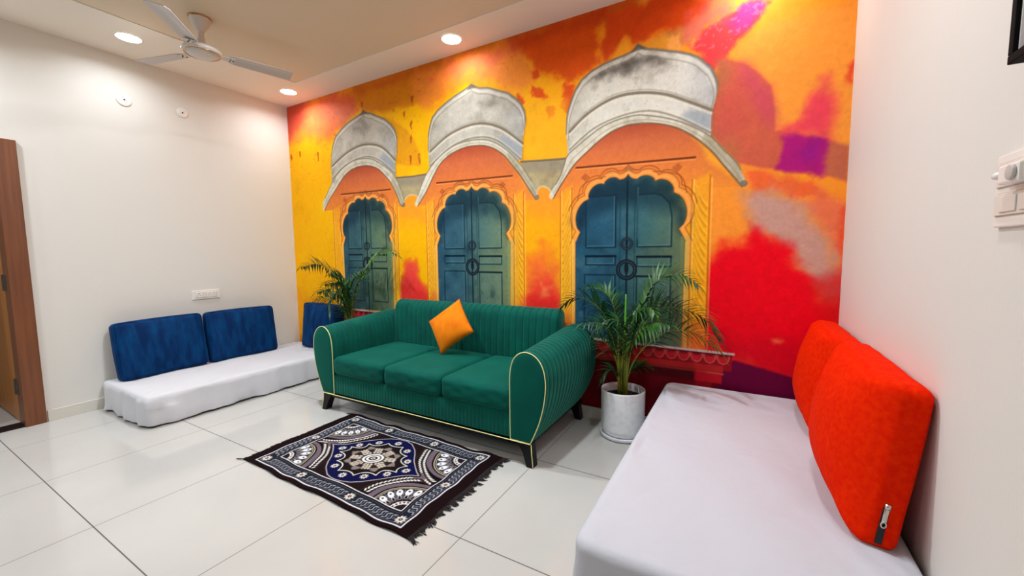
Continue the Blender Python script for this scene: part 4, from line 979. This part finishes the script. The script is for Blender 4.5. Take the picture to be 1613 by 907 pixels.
# ------------------------------------------------------------------ rug
def build_rug():
    RX, RY, HX, HY = 2.762, -1.292, .722, .415
    c = Canvas(-HX, HX, -HY, HY, .003)
    bk, wh, gy, mv, nv, bg = (25, 12, 14), (230, 230, 234), (44, 46, 56), (106, 92, 102), (14, 16, 62), (192, 182, 164)
    full = (slice(None), slice(None)); c.put(full, np.ones_like(c.X), bk)
    rect = lambda a, b: [(-a, -b), (a, -b), (a, b), (-a, b)]
    fx, fy, ix, iy = .636, .384, .542, .284
    c.poly(rect(fx, fy), gy); c.poly(rect(ix+.012, iy+.012), (20, 14, 18))
    c.poly(rect(fx-.010, fy-.010), (30, 32, 42)); c.poly(rect(ix+.014, iy+.014), (18, 12, 16))
    # chain border
    def chain(x0, y0, x1, y1, n):
        L = math.hypot(x1-x0, y1-y0); ux, uy = (x1-x0)/L, (y1-y0)/L; px, py = -uy, ux
        for k in range(n):
            s = (k+.5)*L/n; cx, cy = x0+ux*s, y0+uy*s; w = .021
            a = L/n
            c.line([(cx-px*w-ux*a*.45, cy-py*w-uy*a*.45), (cx-px*w*.6+ux*a*.1, cy-py*w*.6+uy*a*.1), (cx+px*w*.6-ux*a*.1, cy+py*w*.6-uy*a*.1), (cx+px*w+ux*a*.5, cy+py*w+uy*a*.5)], .005, (206, 206, 214), .9, 0, True)
            c.line([(cx+px*w, cy+py*w), (cx+px*w*.5+ux*a*.4, cy+py*w*.5+uy*a*.4), (cx-px*w*.6+ux*a*.5, cy-py*w*.6+uy*a*.5)], .004, (150, 152, 164), .8, 0, True)
    def daisy(x, y, r, n=9):
        c.ell((x, y), r*.95, r*.95, (20, 16, 24), .9)
        for k in range(n):
            a = 2*PI*k/n; c.ell((x+r*.62*math.cos(a), y+r*.62*math.sin(a)), r*.40, r*.20, (224, 216, 206), 1, 0, None, a)
        c.ell((x, y), r*.33, r*.33, (40, 30, 34), 1); c.ell((x, y), r*.16, r*.16, (200, 190, 170), .8)
    mx, my = (fx+ix+.01)/2, (fy+iy+.01)/2
    for s in (-1, 1):
        for (a, b) in ((-mx+.04, -.26), (-.17, .17), (.26, mx-.04)): chain(a, s*my, b, s*my, 9 if b-a > .3 else 9)
        for (a, b) in ((-my+.05, -.03), (.03, my-.05)): chain(s*mx, a, s*mx, b, 8)
    for s in (-1, 1):
        for x in (-mx, -.215, .215, mx): daisy(x, s*my, .030)
        daisy(s*mx, 0, .028)
    c.line(rect(fx, fy), .008, wh, 1, 0, False, True); c.line(rect(fx-.016, fy-.016), .003, (130, 130, 140), .8, 0, False, True)
    c.line(rect(ix, iy), .007, wh, 1, 0, False, True); c.line(rect(ix+.016, iy+.016), .003, (120, 120, 132), .7, 0, False, True)
    # corner fans, clipped to the inner field
    keep = c.C.copy(); c.C[:] = np.array((28, 18, 20))/255
    for sx in (-1, 1):
        for sy in (-1, 1):
            X0, Y0 = sx*ix, sy*iy; PT = lambda r, a: (X0-sx*r*math.cos(a), Y0-sy*r*math.sin(a))
            ang = lambda a, d=0: math.atan2(-sy*math.sin(a+d), -sx*math.cos(a+d))
            c.ell((X0, Y0), .335, .325, (50, 30, 30), 1); c.ell((X0, Y0), .325, .312, (20, 13, 15), 1)
            c.ell((X0, Y0), .262, .240, mv, 1); c.ell((X0, Y0), .222, .216, (20, 13, 15), 1)
            for k in range(19):
                a = math.radians(4+82*(k+.5)/19); e = .02*abs(a/(PI/4)-1)**2
                for q, da in ((.268+e, .55), (.296+e, -.55)):
                    p = PT(q, a); c.ell(p, .0135, .0062, (226, 222, 216), 1, 0, None, math.atan2(sy*math.cos(a), -sx*math.sin(a))+sx*sy*da)
            for rr, wd in ((.206, .0055), (.194, .0045)): c.ell((X0, Y0), rr, rr*.99, (214, 206, 176), 1, 0, ring=wd)
            for k in range(5):
                a = math.radians(90*(k+.5)/5); t = ang(a)
                c.ell(PT(.158, a), .030, .019, wh, 1, 0, None, t); c.ell(PT(.165, a), .007, .006, (40, 32, 36), 1)
                c.ell(PT(.116, a), .022, .012, (206, 200, 192), 1, 0, None, t); c.ell(PT(.112, a), .015, .0075, (24, 18, 20), 1, 0, None, t)
                if k:
                    b = math.radians(90*k/5); c.line([PT(.08, b), PT(.185, b)], .008, (58, 58, 84), 1); c.line([PT(.10, b), PT(.185, b)], .003, (170, 168, 180), .7)
            c.ell((X0, Y0), .082, .078, (224, 218, 210), 1); c.ell((X0, Y0), .056, .052, (34, 24, 28), 1)
            for k in range(5): c.ell(PT(.068, math.radians(90*(k+.5)/5)), .006, .006, (60, 46, 50), 1)
    # navy cartouche with pointed ends
    qt = [(.396, 0), (.355, .020), (.312, .052), (.262, .102), (.212, .160), (.160, .212), (.095, .255), (.040, .271)]
    up = qt+[(0, .274)]+[(-x, y) for x, y in qt[::-1]]
    cart = up+[(x, -y) for x, y in up[::-1][1:-1]]
    c.poly([(.47, 0), (.385, .035), (.36, 0), (.385, -.035)], mv, 1); c.poly([(-.47, 0), (-.385, .035), (-.36, 0), (-.385, -.035)], mv, 1)
    c.line(cart, .030, (38, 24, 26), 1, 0, False, True)
    c.poly(cart, nv, 1); c.line(cart, .0055, (206, 200, 196), 1, 0, False, True)
    D = [(.290, .0), (.222, .082), (.128, .172), (.0, .222), (-.128, .172), (-.222, .082), (-.290, 0), (-.222, -.082), (-.128, -.172), (0, -.222), (.128, -.172), (.222, -.082)]
    sc = []; nD = len(D)
    cusp = [((D[k][0]+D[(k+1) % nD][0])/2*1.0, (D[k][1]+D[(k+1) % nD][1])/2*1.0) for k in range(nD)]
    for k in range(nD):
        a, b, m_ = cusp[k-1], cusp[k], (D[k][0]*.80, D[k][1]*.80)
        for j in range(10):
            t = j/10; q = 2*t*(1-t)
            sc.append((a[0]*(1-t)**2+b[0]*t*t+(2*m_[0]-.5*(a[0]+b[0]))*q, a[1]*(1-t)**2+b[1]*t*t+(2*m_[1]-.5*(a[1]+b[1]))*q))
    c.poly(sc, (26, 18, 20), 1); c.line(sc, .0075, (222, 218, 190), 1, 0, False, True)
    for x, y in D: daisy(x, y, .025, 9)
    for k in range(8):
        a = 2*PI*k/8; ca, sa = math.cos(a), math.sin(a)
        c.ell((.128*ca, .100*sa), .055, .032, (120, 108, 106), 1, 0, None, math.atan2(.8*sa, ca)); c.ell((.122*ca, .096*sa), .046, .025, (40, 30, 32), 1, 0, None, math.atan2(.8*sa, ca))
        tip = (.196*ca, .152*sa); c.poly([tip, (.15*math.cos(a+.22), .116*math.sin(a+.22)), (.15*math.cos(a-.22), .116*math.sin(a-.22))], (130, 118, 114), 1)
    for k in range(8):
        a = 2*PI*(k+.5)/8; ca, sa = math.cos(a), math.sin(a)
        for j in range(3):
            for s in (-.24, .24, 0):
                q = .084+.024*j; b_ = a+s/(1+.5*j)
                c.ell((q*1.08*math.cos(b_), q*.88*math.sin(b_)), .014, .0075, bg, 1, 0, None, math.atan2(.82*math.sin(b_+s), math.cos(b_+s)))
    for r_, cl in ((.066, wh), (.050, (26, 18, 22)), (.043, (228, 222, 212)), (.027, (30, 22, 26)), (.015, (222, 214, 202)), (.007, (30, 22, 26))): c.ell((0, 0), r_, r_*.86, cl, 1)
    ins = np.clip(.5-c.dist(full, rect(ix-.004, iy-.004), True)/(2*c.aa), 0, 1)
    c.C[:] = keep+(c.C-keep)*ins[..., None]
    root = empty('rug', (RX, RY, 0), 'black and white patterned rug with navy medallion and fringed ends', 'rug')
    def pos(X, Y):
        x = X + .004*np.sin(Y*17+1) + .003*np.sin(Y*41); y = Y + .005*np.sin(X*9+.6) + .0025*np.sin(X*23)
        y = y + .012*(X/HX)*(-1)
        e = np.maximum(np.abs(X)/HX, np.abs(Y)/HY)**6
        z = .009 + e*(.004*np.sin(X*15+1.2)*np.sin(Y*9+.4)+.0035*np.sin(X*31+2)+.004)
        return np.stack([x.ravel(), y.ravel(), z.ravel()], 1)
    o = c.mesh('rug_pile', M['rug'], pos, root)
    s = o.modifiers.new('thickness', 'SOLIDIFY'); s.thickness = .007; s.offset = -1
    rn = random.Random(5)
    fm = mat('black_fringe_yarn', srgb(26, 16, 18), .9)
    for sx in (-1, 1):
        mb = MB(); n = 190
        clump = 0
        for k in range(n):
            y = -HY+.004+(2*HY-.008)*k/(n-1)
            if k % 5 == 0: clump = rn.uniform(-.5, .5); cl = rn.uniform(.028, .058) if sx > 0 else rn.uniform(.016, .034)
            yy = y-.012*sx; L = cl*rn.uniform(.75, 1.1); a = clump+rn.uniform(-.15, .15)
            x0 = sx*(HX-.006)+.004*math.sin(y*17+1)
            pts = [(x0, yy, .010), (x0+sx*L*.4, yy+math.sin(a)*L*.3, .009), (x0+sx*L*.8, yy+math.sin(a)*L*.7, .004), (x0+sx*L*math.cos(a), yy+math.sin(a)*L, .003)]
            mb.tube(pts, [.0024, .0022, .002, .0013], 5)
        for yy in (-HY+.002, HY-.002):                     # long tied ends at the corners
            for q in range(3):
                a = rn.uniform(-.6, .6)
                mb.tube([(sx*(HX-.006), yy-.012*sx, .01), (sx*(HX+.03), yy-.012*sx+math.sin(a)*.02, .006), (sx*(HX+.055), yy-.012*sx+math.sin(a)*.045, .004)], [.003, .0025, .0012], 6)
        mb.build('fringe', fm, root)
build_rug()

# ------------------------------------------------------------------ potted palms
def leaflet(mb, p, d, L, w, droop, fold, mi, seg=5):
    d = d.normalized(); side = d.cross(Vector((0, 0, 1)))
    if side.length < .05: side = Vector((1, 0, 0))
    side.normalize(); nrm = side.cross(d)
    vs = []; q = Vector(p); dd = d.copy()
    for i in range(seg+1):
        t = i/seg; ww = w*(.35+.65*math.sin(PI*min(1, t*1.25+.12)))*(1-t**3) + .0004
        vs += [q+side*ww+nrm*fold*ww, q, q-side*ww+nrm*fold*ww]
        q = q+dd*(L/seg); dd = (dd+Vector((0, 0, -droop/seg))).normalized()
    for v in vs:
        if v.y > -.012: v.y = -.012-.002*random.random()
    fs = []
    for i in range(seg):
        a = i*3
        fs += [(a, a+1, a+4, a+3), (a+1, a+2, a+5, a+4)]
    mb.add(vs, fs, mi)

def frond(parent, pts, nl, L, w, mi, seed, start=.38, rad=.0065, twist=0.0, droop=.9):
    rn = random.Random(seed); mb = MB()
    P = resample(catmull(pts, 8), 48)
    for p in P:
        if p.y > -.02: p.y = -.02
    mb.tube(P, [rad*(1-.85*i/47) for i in range(48)], 6, 1)
    a = Vector((P[-1].x-P[0].x, P[-1].y-P[0].y, 0)); a = a.normalized() if a.length > .02 else Vector((1, 0, 0))
    b = Vector((0, 0, 1)).cross(a); b = Matrix.Rotation(twist, 3, a) @ b
    for k in range(nl):
        s = start+(1-start)*(k+.3)/nl; x = s*47; i = min(46, int(x)); p = P[i].lerp(P[i+1], x-i)
        t = (P[min(47, i+2)]-P[max(0, i-1)]).normalized()
        u = (s-start)/(1-start)
        ln = L*(.45+.55*math.sin(PI*min(1, .18+u*.85)))*(1-.35*u**3)
        for sd in (-1, 1):
            bb = (b-t*b.dot(t)).normalized()
            up = bb.cross(t); up = up if up.z > 0 else -up
            fa = math.radians(52+rn.uniform(-9, 9)-14*u)
            d = t*math.cos(fa)+bb*(sd*math.sin(fa))+up*(.12+rn.uniform(-.12, .16))
            leaflet(mb, p+t*rn.uniform(-.006, .006), d, ln*rn.uniform(.8, 1.1), w*rn.uniform(.8, 1.15), droop*rn.uniform(.6, 1.4), .35, 0)
    leaflet(mb, P[-1], (P[-1]-P[-3]), L*.5, w, droop, .3, 0)
    loc = Vector((0, 0, 0)); q = parent
    while q is not None: loc += q.location; q = q.parent
    o = mesh_obj('frond', [Vector(v)-loc for v in mb.v], mb.f, [M['leaf'] if mi == 0 else M['leaf2'], M['stem']], parent)
    o.data.polygons.foreach_set('material_index', mb.mi)
    return o

def pot(parent, x, y):
    ro, rb = .150, .148
    pr = [(.0, .022), (.118, .022), (.134, .030), (.145, .055)]
    for i in range(36):
        z = .062+.262*i/35; pr.append((.1475+(.0012 if i % 2 else 0)+.002*i/35, z))
    pr += [(.151, .330), (.149, .336), (.143, .337), (.138, .332), (.136, .31), (.135, .262), (.0, .262)]
    mb = MB(); mb.lathe(pr, (x, y, 0), 64); p = part(mb, 'pot', M['pot'], parent, auto=50)
    mb = MB(); mb.lathe([(0, .001), (.135, .001), (.150, .006), (.156, .016), (.154, .026), (.148, .028), (.142, .020), (0, .020)], (x, y, 0), 64); part(mb, 'saucer', M['pot'], parent, auto=50)
    mb = MB(); rings = []
    for r in (.0, .03, .06, .09, .115, .134): rings.append((r, .285+.006*math.sin(r*90)))
    mb.lathe(rings, (x, y, 0), 40); o = part(mb, 'soil', M['soil'], parent)

def palm(label, x, y, fronds, seed, extra=None, nl=25, L=.235):
    root = empty('potted_palm', (x, y, 0), label, 'plant', 'potted palms')
    pot(root, x, y)
    rn = random.Random(seed)
    for k, f in enumerate(fronds):
        b = Vector((x+rn.uniform(-.03, .03), y+rn.uniform(-.03, .03), .27))
        pts = [b] + [Vector(p) for p in f[1:]] if f[0][2] < .45 else [b]+[Vector(p) for p in f]
        ln = sum((Vector(q)-Vector(p)).length for p, q in zip(pts, pts[1:]))
        if ln > .55: frond(root, pts, int(nl*min(1.1, ln/.95)), L*min(1, .5+ln*.5), .0088, k % 2, seed*50+k, start=.40, twist=rn.choice((-1, 1))*rn.uniform(.6, 1.05), droop=1.1)
        else: frond(root, pts, 15, .14, .009, k % 2, seed*50+k, start=.45, rad=.004)
    for k in range(5):                                     # bare canes rising from the soil
        a = rn.uniform(0, 2*PI); q = rn.uniform(.01, .045)
        mb = MB(); mb.tube([(x+q*math.cos(a), y+q*math.sin(a), .27), (x+q*1.2*math.cos(a), y+q*1.2*math.sin(a), .45), (x+q*2*math.cos(a)+rn.uniform(-.02, .02), y+q*1.6*math.sin(a), .62+rn.uniform(0, .1))], [.009, .008, .005], 8)
        part(mb, 'stem', M['stem'], root)
    if extra:
        mb = MB(); P = resample(catmull(extra, 6), 24); mb.tube(P, [.004]*12+[.004+.004*math.sin(PI*min(1, i/11*.9+.1)) for i in range(12)], 8)
        o = part(mb, 'unopened_spear', M['spear'], root); o['label'] = 'bright green unopened leaf spear'
    return root
palm('areca palm in a white ribbed pot between the sofa and the right mattress', 4.052, -.180, FR, 3, SPEAR)
palm('areca palm behind the sofa arm beside the small blue cushion', 1.285, -.235, FL, 4, nl=25, L=.225)

# ------------------------------------------------------------------ ceiling fan
def build_fan():
    X, Y, zc = 1.222, -1.39, H+TRAY
    root = empty('ceiling_fan', (X, Y, zc), 'ivory three blade ceiling fan under the raised ceiling panel', 'fan')
    mb = MB(); mb.lathe([(.070, -.001), (.070, -.012), (.066, -.020), (.052, -.055), (.030, -.090), (.022, -.102), (.0, -.104)], (X, Y, zc), 40); cn = part(mb, 'canopy', M['fan'], root, auto=50)
    mb = MB(); mb.lathe([(.0705, -.0005), (.073, -.003), (.073, -.009), (.0705, -.012)], (X, Y, zc), 40); o = part(mb, 'canopy_ring', M['gold'], cn); o['label'] = 'thin gold ring at the ceiling'
    mb = MB(); mb.lathe([(.018, -.095), (.019, -.13), (.026, -.165), (.040, -.195), (.050, -.212), (.0, -.214)], (X, Y, zc), 32); part(mb, 'shank', M['fan'], root, auto=60)
    mb = MB(); mb.lathe([(.0, -.200), (.045, -.202), (.085, -.207), (.112, -.217), (.124, -.230), (.126, -.240), (.121, -.250), (.112, -.254), (.108, -.251), (.098, -.251), (.090, -.262), (.070, -.272), (.035, -.277), (.0, -.278)], (X, Y, zc), 48); mo = part(mb, 'motor_housing', M['fan'], root, auto=50)
    mb = MB(); mb.lathe([(.112, -.252), (.114, -.2555), (.110, -.2575), (.106, -.254)], (X, Y, zc), 48); part(mb, 'motor_ring', M['gold'], mo)
    for k in range(3):
        a = math.radians(75+120*k); ca, sa = math.cos(a), math.sin(a)
        R = lambda r, s, z: (X+r*ca-s*sa, Y+r*sa+s*ca, zc+z)
        zb = -.238
        # blade: pitched plate with a pressed rib and rounded tip
        ns = 18; nw = 8; vs = []; fs = []
        for side in (1, -1):
            for i in range(ns+1):
                t = i/ns; r = .165+.445*t; w = .056+.010*t
                if t < .12: w *= .70+.30*math.sin(t/.12*PI/2)
                if t > .95: w *= math.sqrt(max(.0, 1-((t-.95)/.05)**2))*.25+.75
                for j in range(nw+1):
                    s = -1+2*j/nw
                    z = zb + -math.tan(math.radians(11))*s*w + .004*(1-s*s) + (.0035 if abs(s) < .3 and .1 < t < .93 else 0) + side*.0015 - .012*t*t*0
                    vs.append(R(r, s*w, z))
        o2 = (ns+1)*(nw+1)
        for i in range(ns):
            for j in range(nw):
                q = (i*(nw+1)+j, i*(nw+1)+j+1, (i+1)*(nw+1)+j+1, (i+1)*(nw+1)+j); fs.append(q); fs.append(tuple(o2+v for v in q[::-1]))
        ed = [i*(nw+1) for i in range(ns+1)] + [ns*(nw+1)+j for j in range(1, nw+1)] + [i*(nw+1)+nw for i in range(ns-1, -1, -1)] + [j for j in range(nw-1, 0, -1)]
        for i in range(len(ed)):
            p, q = ed[i], ed[(i+1) % len(ed)]; fs.append((p, q, o2+q, o2+p))
        mb = MB(); mb.add(vs, fs); bl = part(mb, 'blade', M['fan_d'], root, auto=40)
        mb = MB()
        v = [R(.10, -.022, zb+.002), R(.10, .022, zb-.002), R(.20, .035, zb-.010), R(.20, -.035, zb+.004)]
        mb.add([(*p[:2], p[2]+.0) for p in v]+[(*p[:2], p[2]-.004) for p in v], [(0, 1, 2, 3), (7, 6, 5, 4), (0, 4, 5, 1), (1, 5, 6, 2), (2, 6, 7, 3), (3, 7, 4, 0)])
        br = part(mb, 'blade_bracket', M['fan'], bl, smooth=False)
        mb = MB()
        for r, s in ((.172, -.016), (.172, .016), (.192, 0)):
            p = R(r, s, zb-.008); mb.lathe([(0, -.005), (.004, -.004), (.005, 0), (.0, .004)], p, 10)
        part(mb, 'bolt', M['hole'], br)
build_fan()

# ------------------------------------------------------------------ recessed downlights
def downlights():
    lm = emis('lit_lamp_diffuser', (1.0, .98, .95, 1), 14.0)
    root = empty('downlight', (0, 0, H), 'x', 'light', 'recessed ceiling downlights')
    mb = MB(); mb.lathe([(.088, -.0005), (.089, -.003), (.084, -.006), (.078, -.005), (.076, -.0005)], (0, 0, 0), 48); mb.build('trim_ring', M['plastic'], root)
    mb = MB(); mb.lathe([(.078, -.0015), (.0, -.0016)], (0, 0, 0), 48); mb.build('diffuser', lm, root)
    spots = [(.445, -1.555, 3.2, 'round recessed downlight above the left white wall, left of the fan'),
             (.470, -.262, 3.4, 'round recessed downlight in the ceiling corner where the white wall meets the mural'),
             (2.632, -.215, 1.8, 'round recessed downlight above the middle arch of the mural')]
    off = 'unseen round downlight placed for brightness in the ceiling border beyond the edge of the photo'  # unseen border lamps; all but the mural-side one added to brighten the room
    panel = 'added round fill downlight in the raised ceiling panel beyond the top edge of the photo'  # panel lamps added to brighten the lower mural, no known source there
    spots += [(4.75, -.215, 3.0, off), (.445, -2.85, 11, off), (.445, -4.15, 12, off), (4.80, -1.555, 5, off), (2.63, -5.25, 10, off), (2.15, -1.30, 19, panel), (3.70, -1.25, 15, panel)]
    for i, (x, y, pw, lb) in enumerate(spots):
        o = root if i == 0 else copy_tree(root)
        zc = H+(TRAY if lb == panel else 0); o.location = (x, y, zc); o['label'] = lb
        l = bpy.data.lights.new('downlight_lamp', 'AREA'); l.shape = 'DISK'; l.size = .15; l.energy = pw*LAMP_GAIN; l.color = (.87, .94, 1.0); l.spread = math.radians(158)
        lo = bpy.data.objects.new('downlight_lamp', l); link(lo); lo.location = (x, y, zc-.009)
LAMP_GAIN = 1.3
downlights()

# ------------------------------------------------------------------ small fittings on the walls
def round_plate(label, y, z, r, a):
    root = empty('cover_plate', (0, y, z), label, 'cover plate', 'round cover plates high on the left wall')
    def lx(pr, c, n):                                      # lathe about the wall normal
        mb = MB(); mb.lathe(pr, (0, 0, 0), n); mb.v = [(c[0]+v[2], c[1]+v[0], c[2]+v[1]) for v in mb.v]; return mb
    lx([(0, .009), (r*.8, .009), (r*.95, .007), (r, .001), (r*.98, -.001), (0, -.001)], (0, 0, 0), 40).build('plate', M['plastic'], root)
    lx([(0, .012), (.005, .0115), (.007, .0085)], (0, 0, 0), 12).build('hook_hole', M['hole'], root)
    for s in (-1, 1):
        lx([(0, .011), (.003, .0105), (.0045, .0085)], (0, s*r*.42*math.cos(a), s*r*.42*math.sin(a)), 10).build('screw', M['grey'], root)
round_plate('larger round white cover plate high on the left wall, below the downlight', -1.478, 2.668, .056, math.radians(118))
round_plate('smaller round white cover plate high on the left wall, nearer the mural', -1.052, 2.678, .046, math.radians(40))

def socket():
    root = empty('wall_socket', (0, -.970, .907), 'white switch and socket plate on the left wall above the blue cushions', 'socket')
    mb = MB(); mb.box((0.0005, -.122, -.044), (.010, .122, .044), bev=.003); part_local(mb, 'plate', M['plastic'], root)
    mb = MB(); mb.box((.009, -.098, -.028), (.0125, .098, .028), bev=.002); mp = part_local(mb, 'module_frame', M['plastic2'], root)
    for y in (-.066, .030):
        mb = MB(); mb.box((.012, y-.027, -.025), (.0138, y+.027, .025), bev=.001); s = part_local(mb, 'socket_outlet', M['plastic'], root)
        mb = MB()
        for (a, b, r) in ((0, .012, .0042), (-.011, -.008, .0034), (.011, -.008, .0034)):
            v = [(.0142, y+a+r*math.cos(2*PI*k/12), b+r*math.sin(2*PI*k/12)) for k in range(12)]; mb.add(v, [tuple(range(12))])
        part_local(mb, 'pin_hole', M['hole'], s)
    for y in (-.022, .076):
        mb = MB(); mb.box((.012, y-.016, -.024), (.0155, y+.016, .024), bev=.0015); part_local(mb, 'switch', M['plastic2'], root)
def part_local(mb, name, mt, parent, smooth=False):
    o = mb.build(name, mt, parent, smooth); return o
socket()

def switchboard():
    root = empty('switchboard', (W, -1.846, 1.420), 'white two row switchboard on the right wall at the photo edge', 'switch')
    mb = MB(); mb.box((-.010, -.20, -.078), (-.0005, .200, .078), bev=.003); part_local(mb, 'plate', M['plastic'], root)
    for z0, z1, nm in ((.008, .058, 'upper'), (-.053, -.007, 'lower')):
        mb = MB(); mb.box((-.0145, -.185, z0), (-.009, .188, z1), bev=.0015); row = part_local(mb, 'module_row', M['plastic2'], root)
        mb = MB(); mb.box((-.0105, -.187, z1), (-.0098, .190, z1+.0022)); mb.box((-.0105, -.187, z0-.0022), (-.0098, .190, z0)); mb.box((-.0105, .188, z0), (-.0098, .190, z1)); part_local(mb, 'shadow_gap', M['grey'], row)
        for k in range(5):
            y = .165-.074*k
            if nm == 'upper' and k == 0: continue
            mb = MB(); mb.box((-.0175, y-.066, z0+.006), (-.0140, y-.004, z1-.006), bev=.002); part_local(mb, 'switch', M['plastic2'], row)
    a = empty('plug_adaptor', (W-.0145, -1.752, 1.447), 'small white plug adaptor in the upper row of the switchboard', 'adaptor')
    mb = MB(); mb.box((-.022, -.048, -.020), (-.0002, .030, .020), bev=.005); part_local(mb, 'body', M['plastic'], a)
    mb = MB(); mb.lathe([(0, 0), (.0135, 0), (.015, .002), (.015, .016), (.013, .018), (0, .018)], (0, 0, 0), 24); mb.v = [(-.022-v[2]*.35, -.028+v[0], .0+v[1]) for v in mb.v]
    o = part_local(mb, 'round_face', M['grey'], a, True); o['label'] = 'round grey face'
    mb = MB(); mb.tube([(-.014, .026, .002), (-.016, .044, .002), (-.016, .054, .002)], [.007, .008, .0065], 14); part_local(mb, 'nub', M['plastic'], a, True)
switchboard()

def picture():
    root = empty('picture_frame', (W, -1.930, 2.031), 'black framed picture at the top right corner of the photo', 'picture')
    y0, y1, z0, z1, w, d = -.24, .24, -.352, .35, .018, .026
    mb = MB()
    mb.box((-d, y0, z0), (-.0005, y1, z0+w), bev=.002); mb.box((-d, y0, z1-w), (-.0005, y1, z1), bev=.002)
    mb.box((-d, y0, z0+w), (-.0005, y0+w, z1-w), bev=.002); mb.box((-d, y1-w, z0+w), (-.0005, y1, z1-w), bev=.002)
    part_local(mb, 'frame', M['frame_black'], root)
    m, nt, b = new_mat('pale_lavender_print')
    tc = nt.nodes.new('ShaderNodeTexCoord'); wv = nt.nodes.new('ShaderNodeTexWave'); wv.bands_direction = 'Y'; wv.inputs['Scale'].default_value = 9; wv.inputs['Distortion'].default_value = 1.5
    r = nt.nodes.new('ShaderNodeValToRGB'); r.color_ramp.elements[0].color = srgb(186, 180, 196); r.color_ramp.elements[1].color = srgb(226, 222, 230)
    nt.links.new(tc.outputs['Object'], wv.inputs['Vector']); nt.links.new(wv.outputs['Fac'], r.inputs['Fac']); nt.links.new(r.outputs['Color'], b.inputs['Base Color'])
    mb = MB(); mb.box((-.012, y0+w-.002, z0+w-.002), (-.004, y1-w+.002, z1-w+.002)); part_local(mb, 'print', m, root)
    for a in ((y0+w, z0+w, y0+w+.004, z1-w), (y1-w-.004, z0+w, y1-w, z1-w)):
        mb = MB(); mb.box((-.018, a[0], a[1]), (-.012, a[2], a[3])); part_local(mb, 'white_slip', M['plastic'], root)
picture()

# ------------------------------------------------------------------ light from the open side of the room behind the camera
wd = bpy.data.worlds.new('World'); SC.world = wd; wd.use_nodes = True
bgn = wd.node_tree.nodes['Background']; bgn.inputs['Color'].default_value = (.96, .98, 1.0, 1); bgn.inputs['Strength'].default_value = 0.12

# ------------------------------------------------------------------ camera
def camera():
    F, yaw, pitch, roll = CAM[:4]; C = Vector(CAM[4:7])
    f = Vector((-math.sin(yaw)*math.cos(pitch), math.cos(yaw)*math.cos(pitch), math.sin(pitch)))
    r = Vector((math.cos(yaw), math.sin(yaw), 0)); u = r.cross(f)
    r, u = r*math.cos(roll)+u*math.sin(roll), u*math.cos(roll)-r*math.sin(roll)
    cam = bpy.data.cameras.new('Camera'); cam.sensor_fit = 'HORIZONTAL'; cam.sensor_width = 36; cam.lens = F/1613*36; cam.clip_start = .02
    o = bpy.data.objects.new('Camera', cam); link(o)
    m = Matrix((( r.x, u.x, -f.x, C.x), (r.y, u.y, -f.y, C.y), (r.z, u.z, -f.z, C.z), (0, 0, 0, 1))); o.matrix_world = m
    SC.camera = o
camera()

# ------------------------------------------------------------------ view
SC.view_settings.view_transform = 'Standard'; SC.view_settings.look = 'None'
SC.view_settings.gamma = 1.0; SC.view_settings.use_curve_mapping = False; SC.view_settings.exposure = EXPOSURE
SC.cycles.use_denoising = True
SC.cycles.max_bounces = 10; SC.cycles.diffuse_bounces = 6
SC.cycles.sample_clamp_indirect = 8
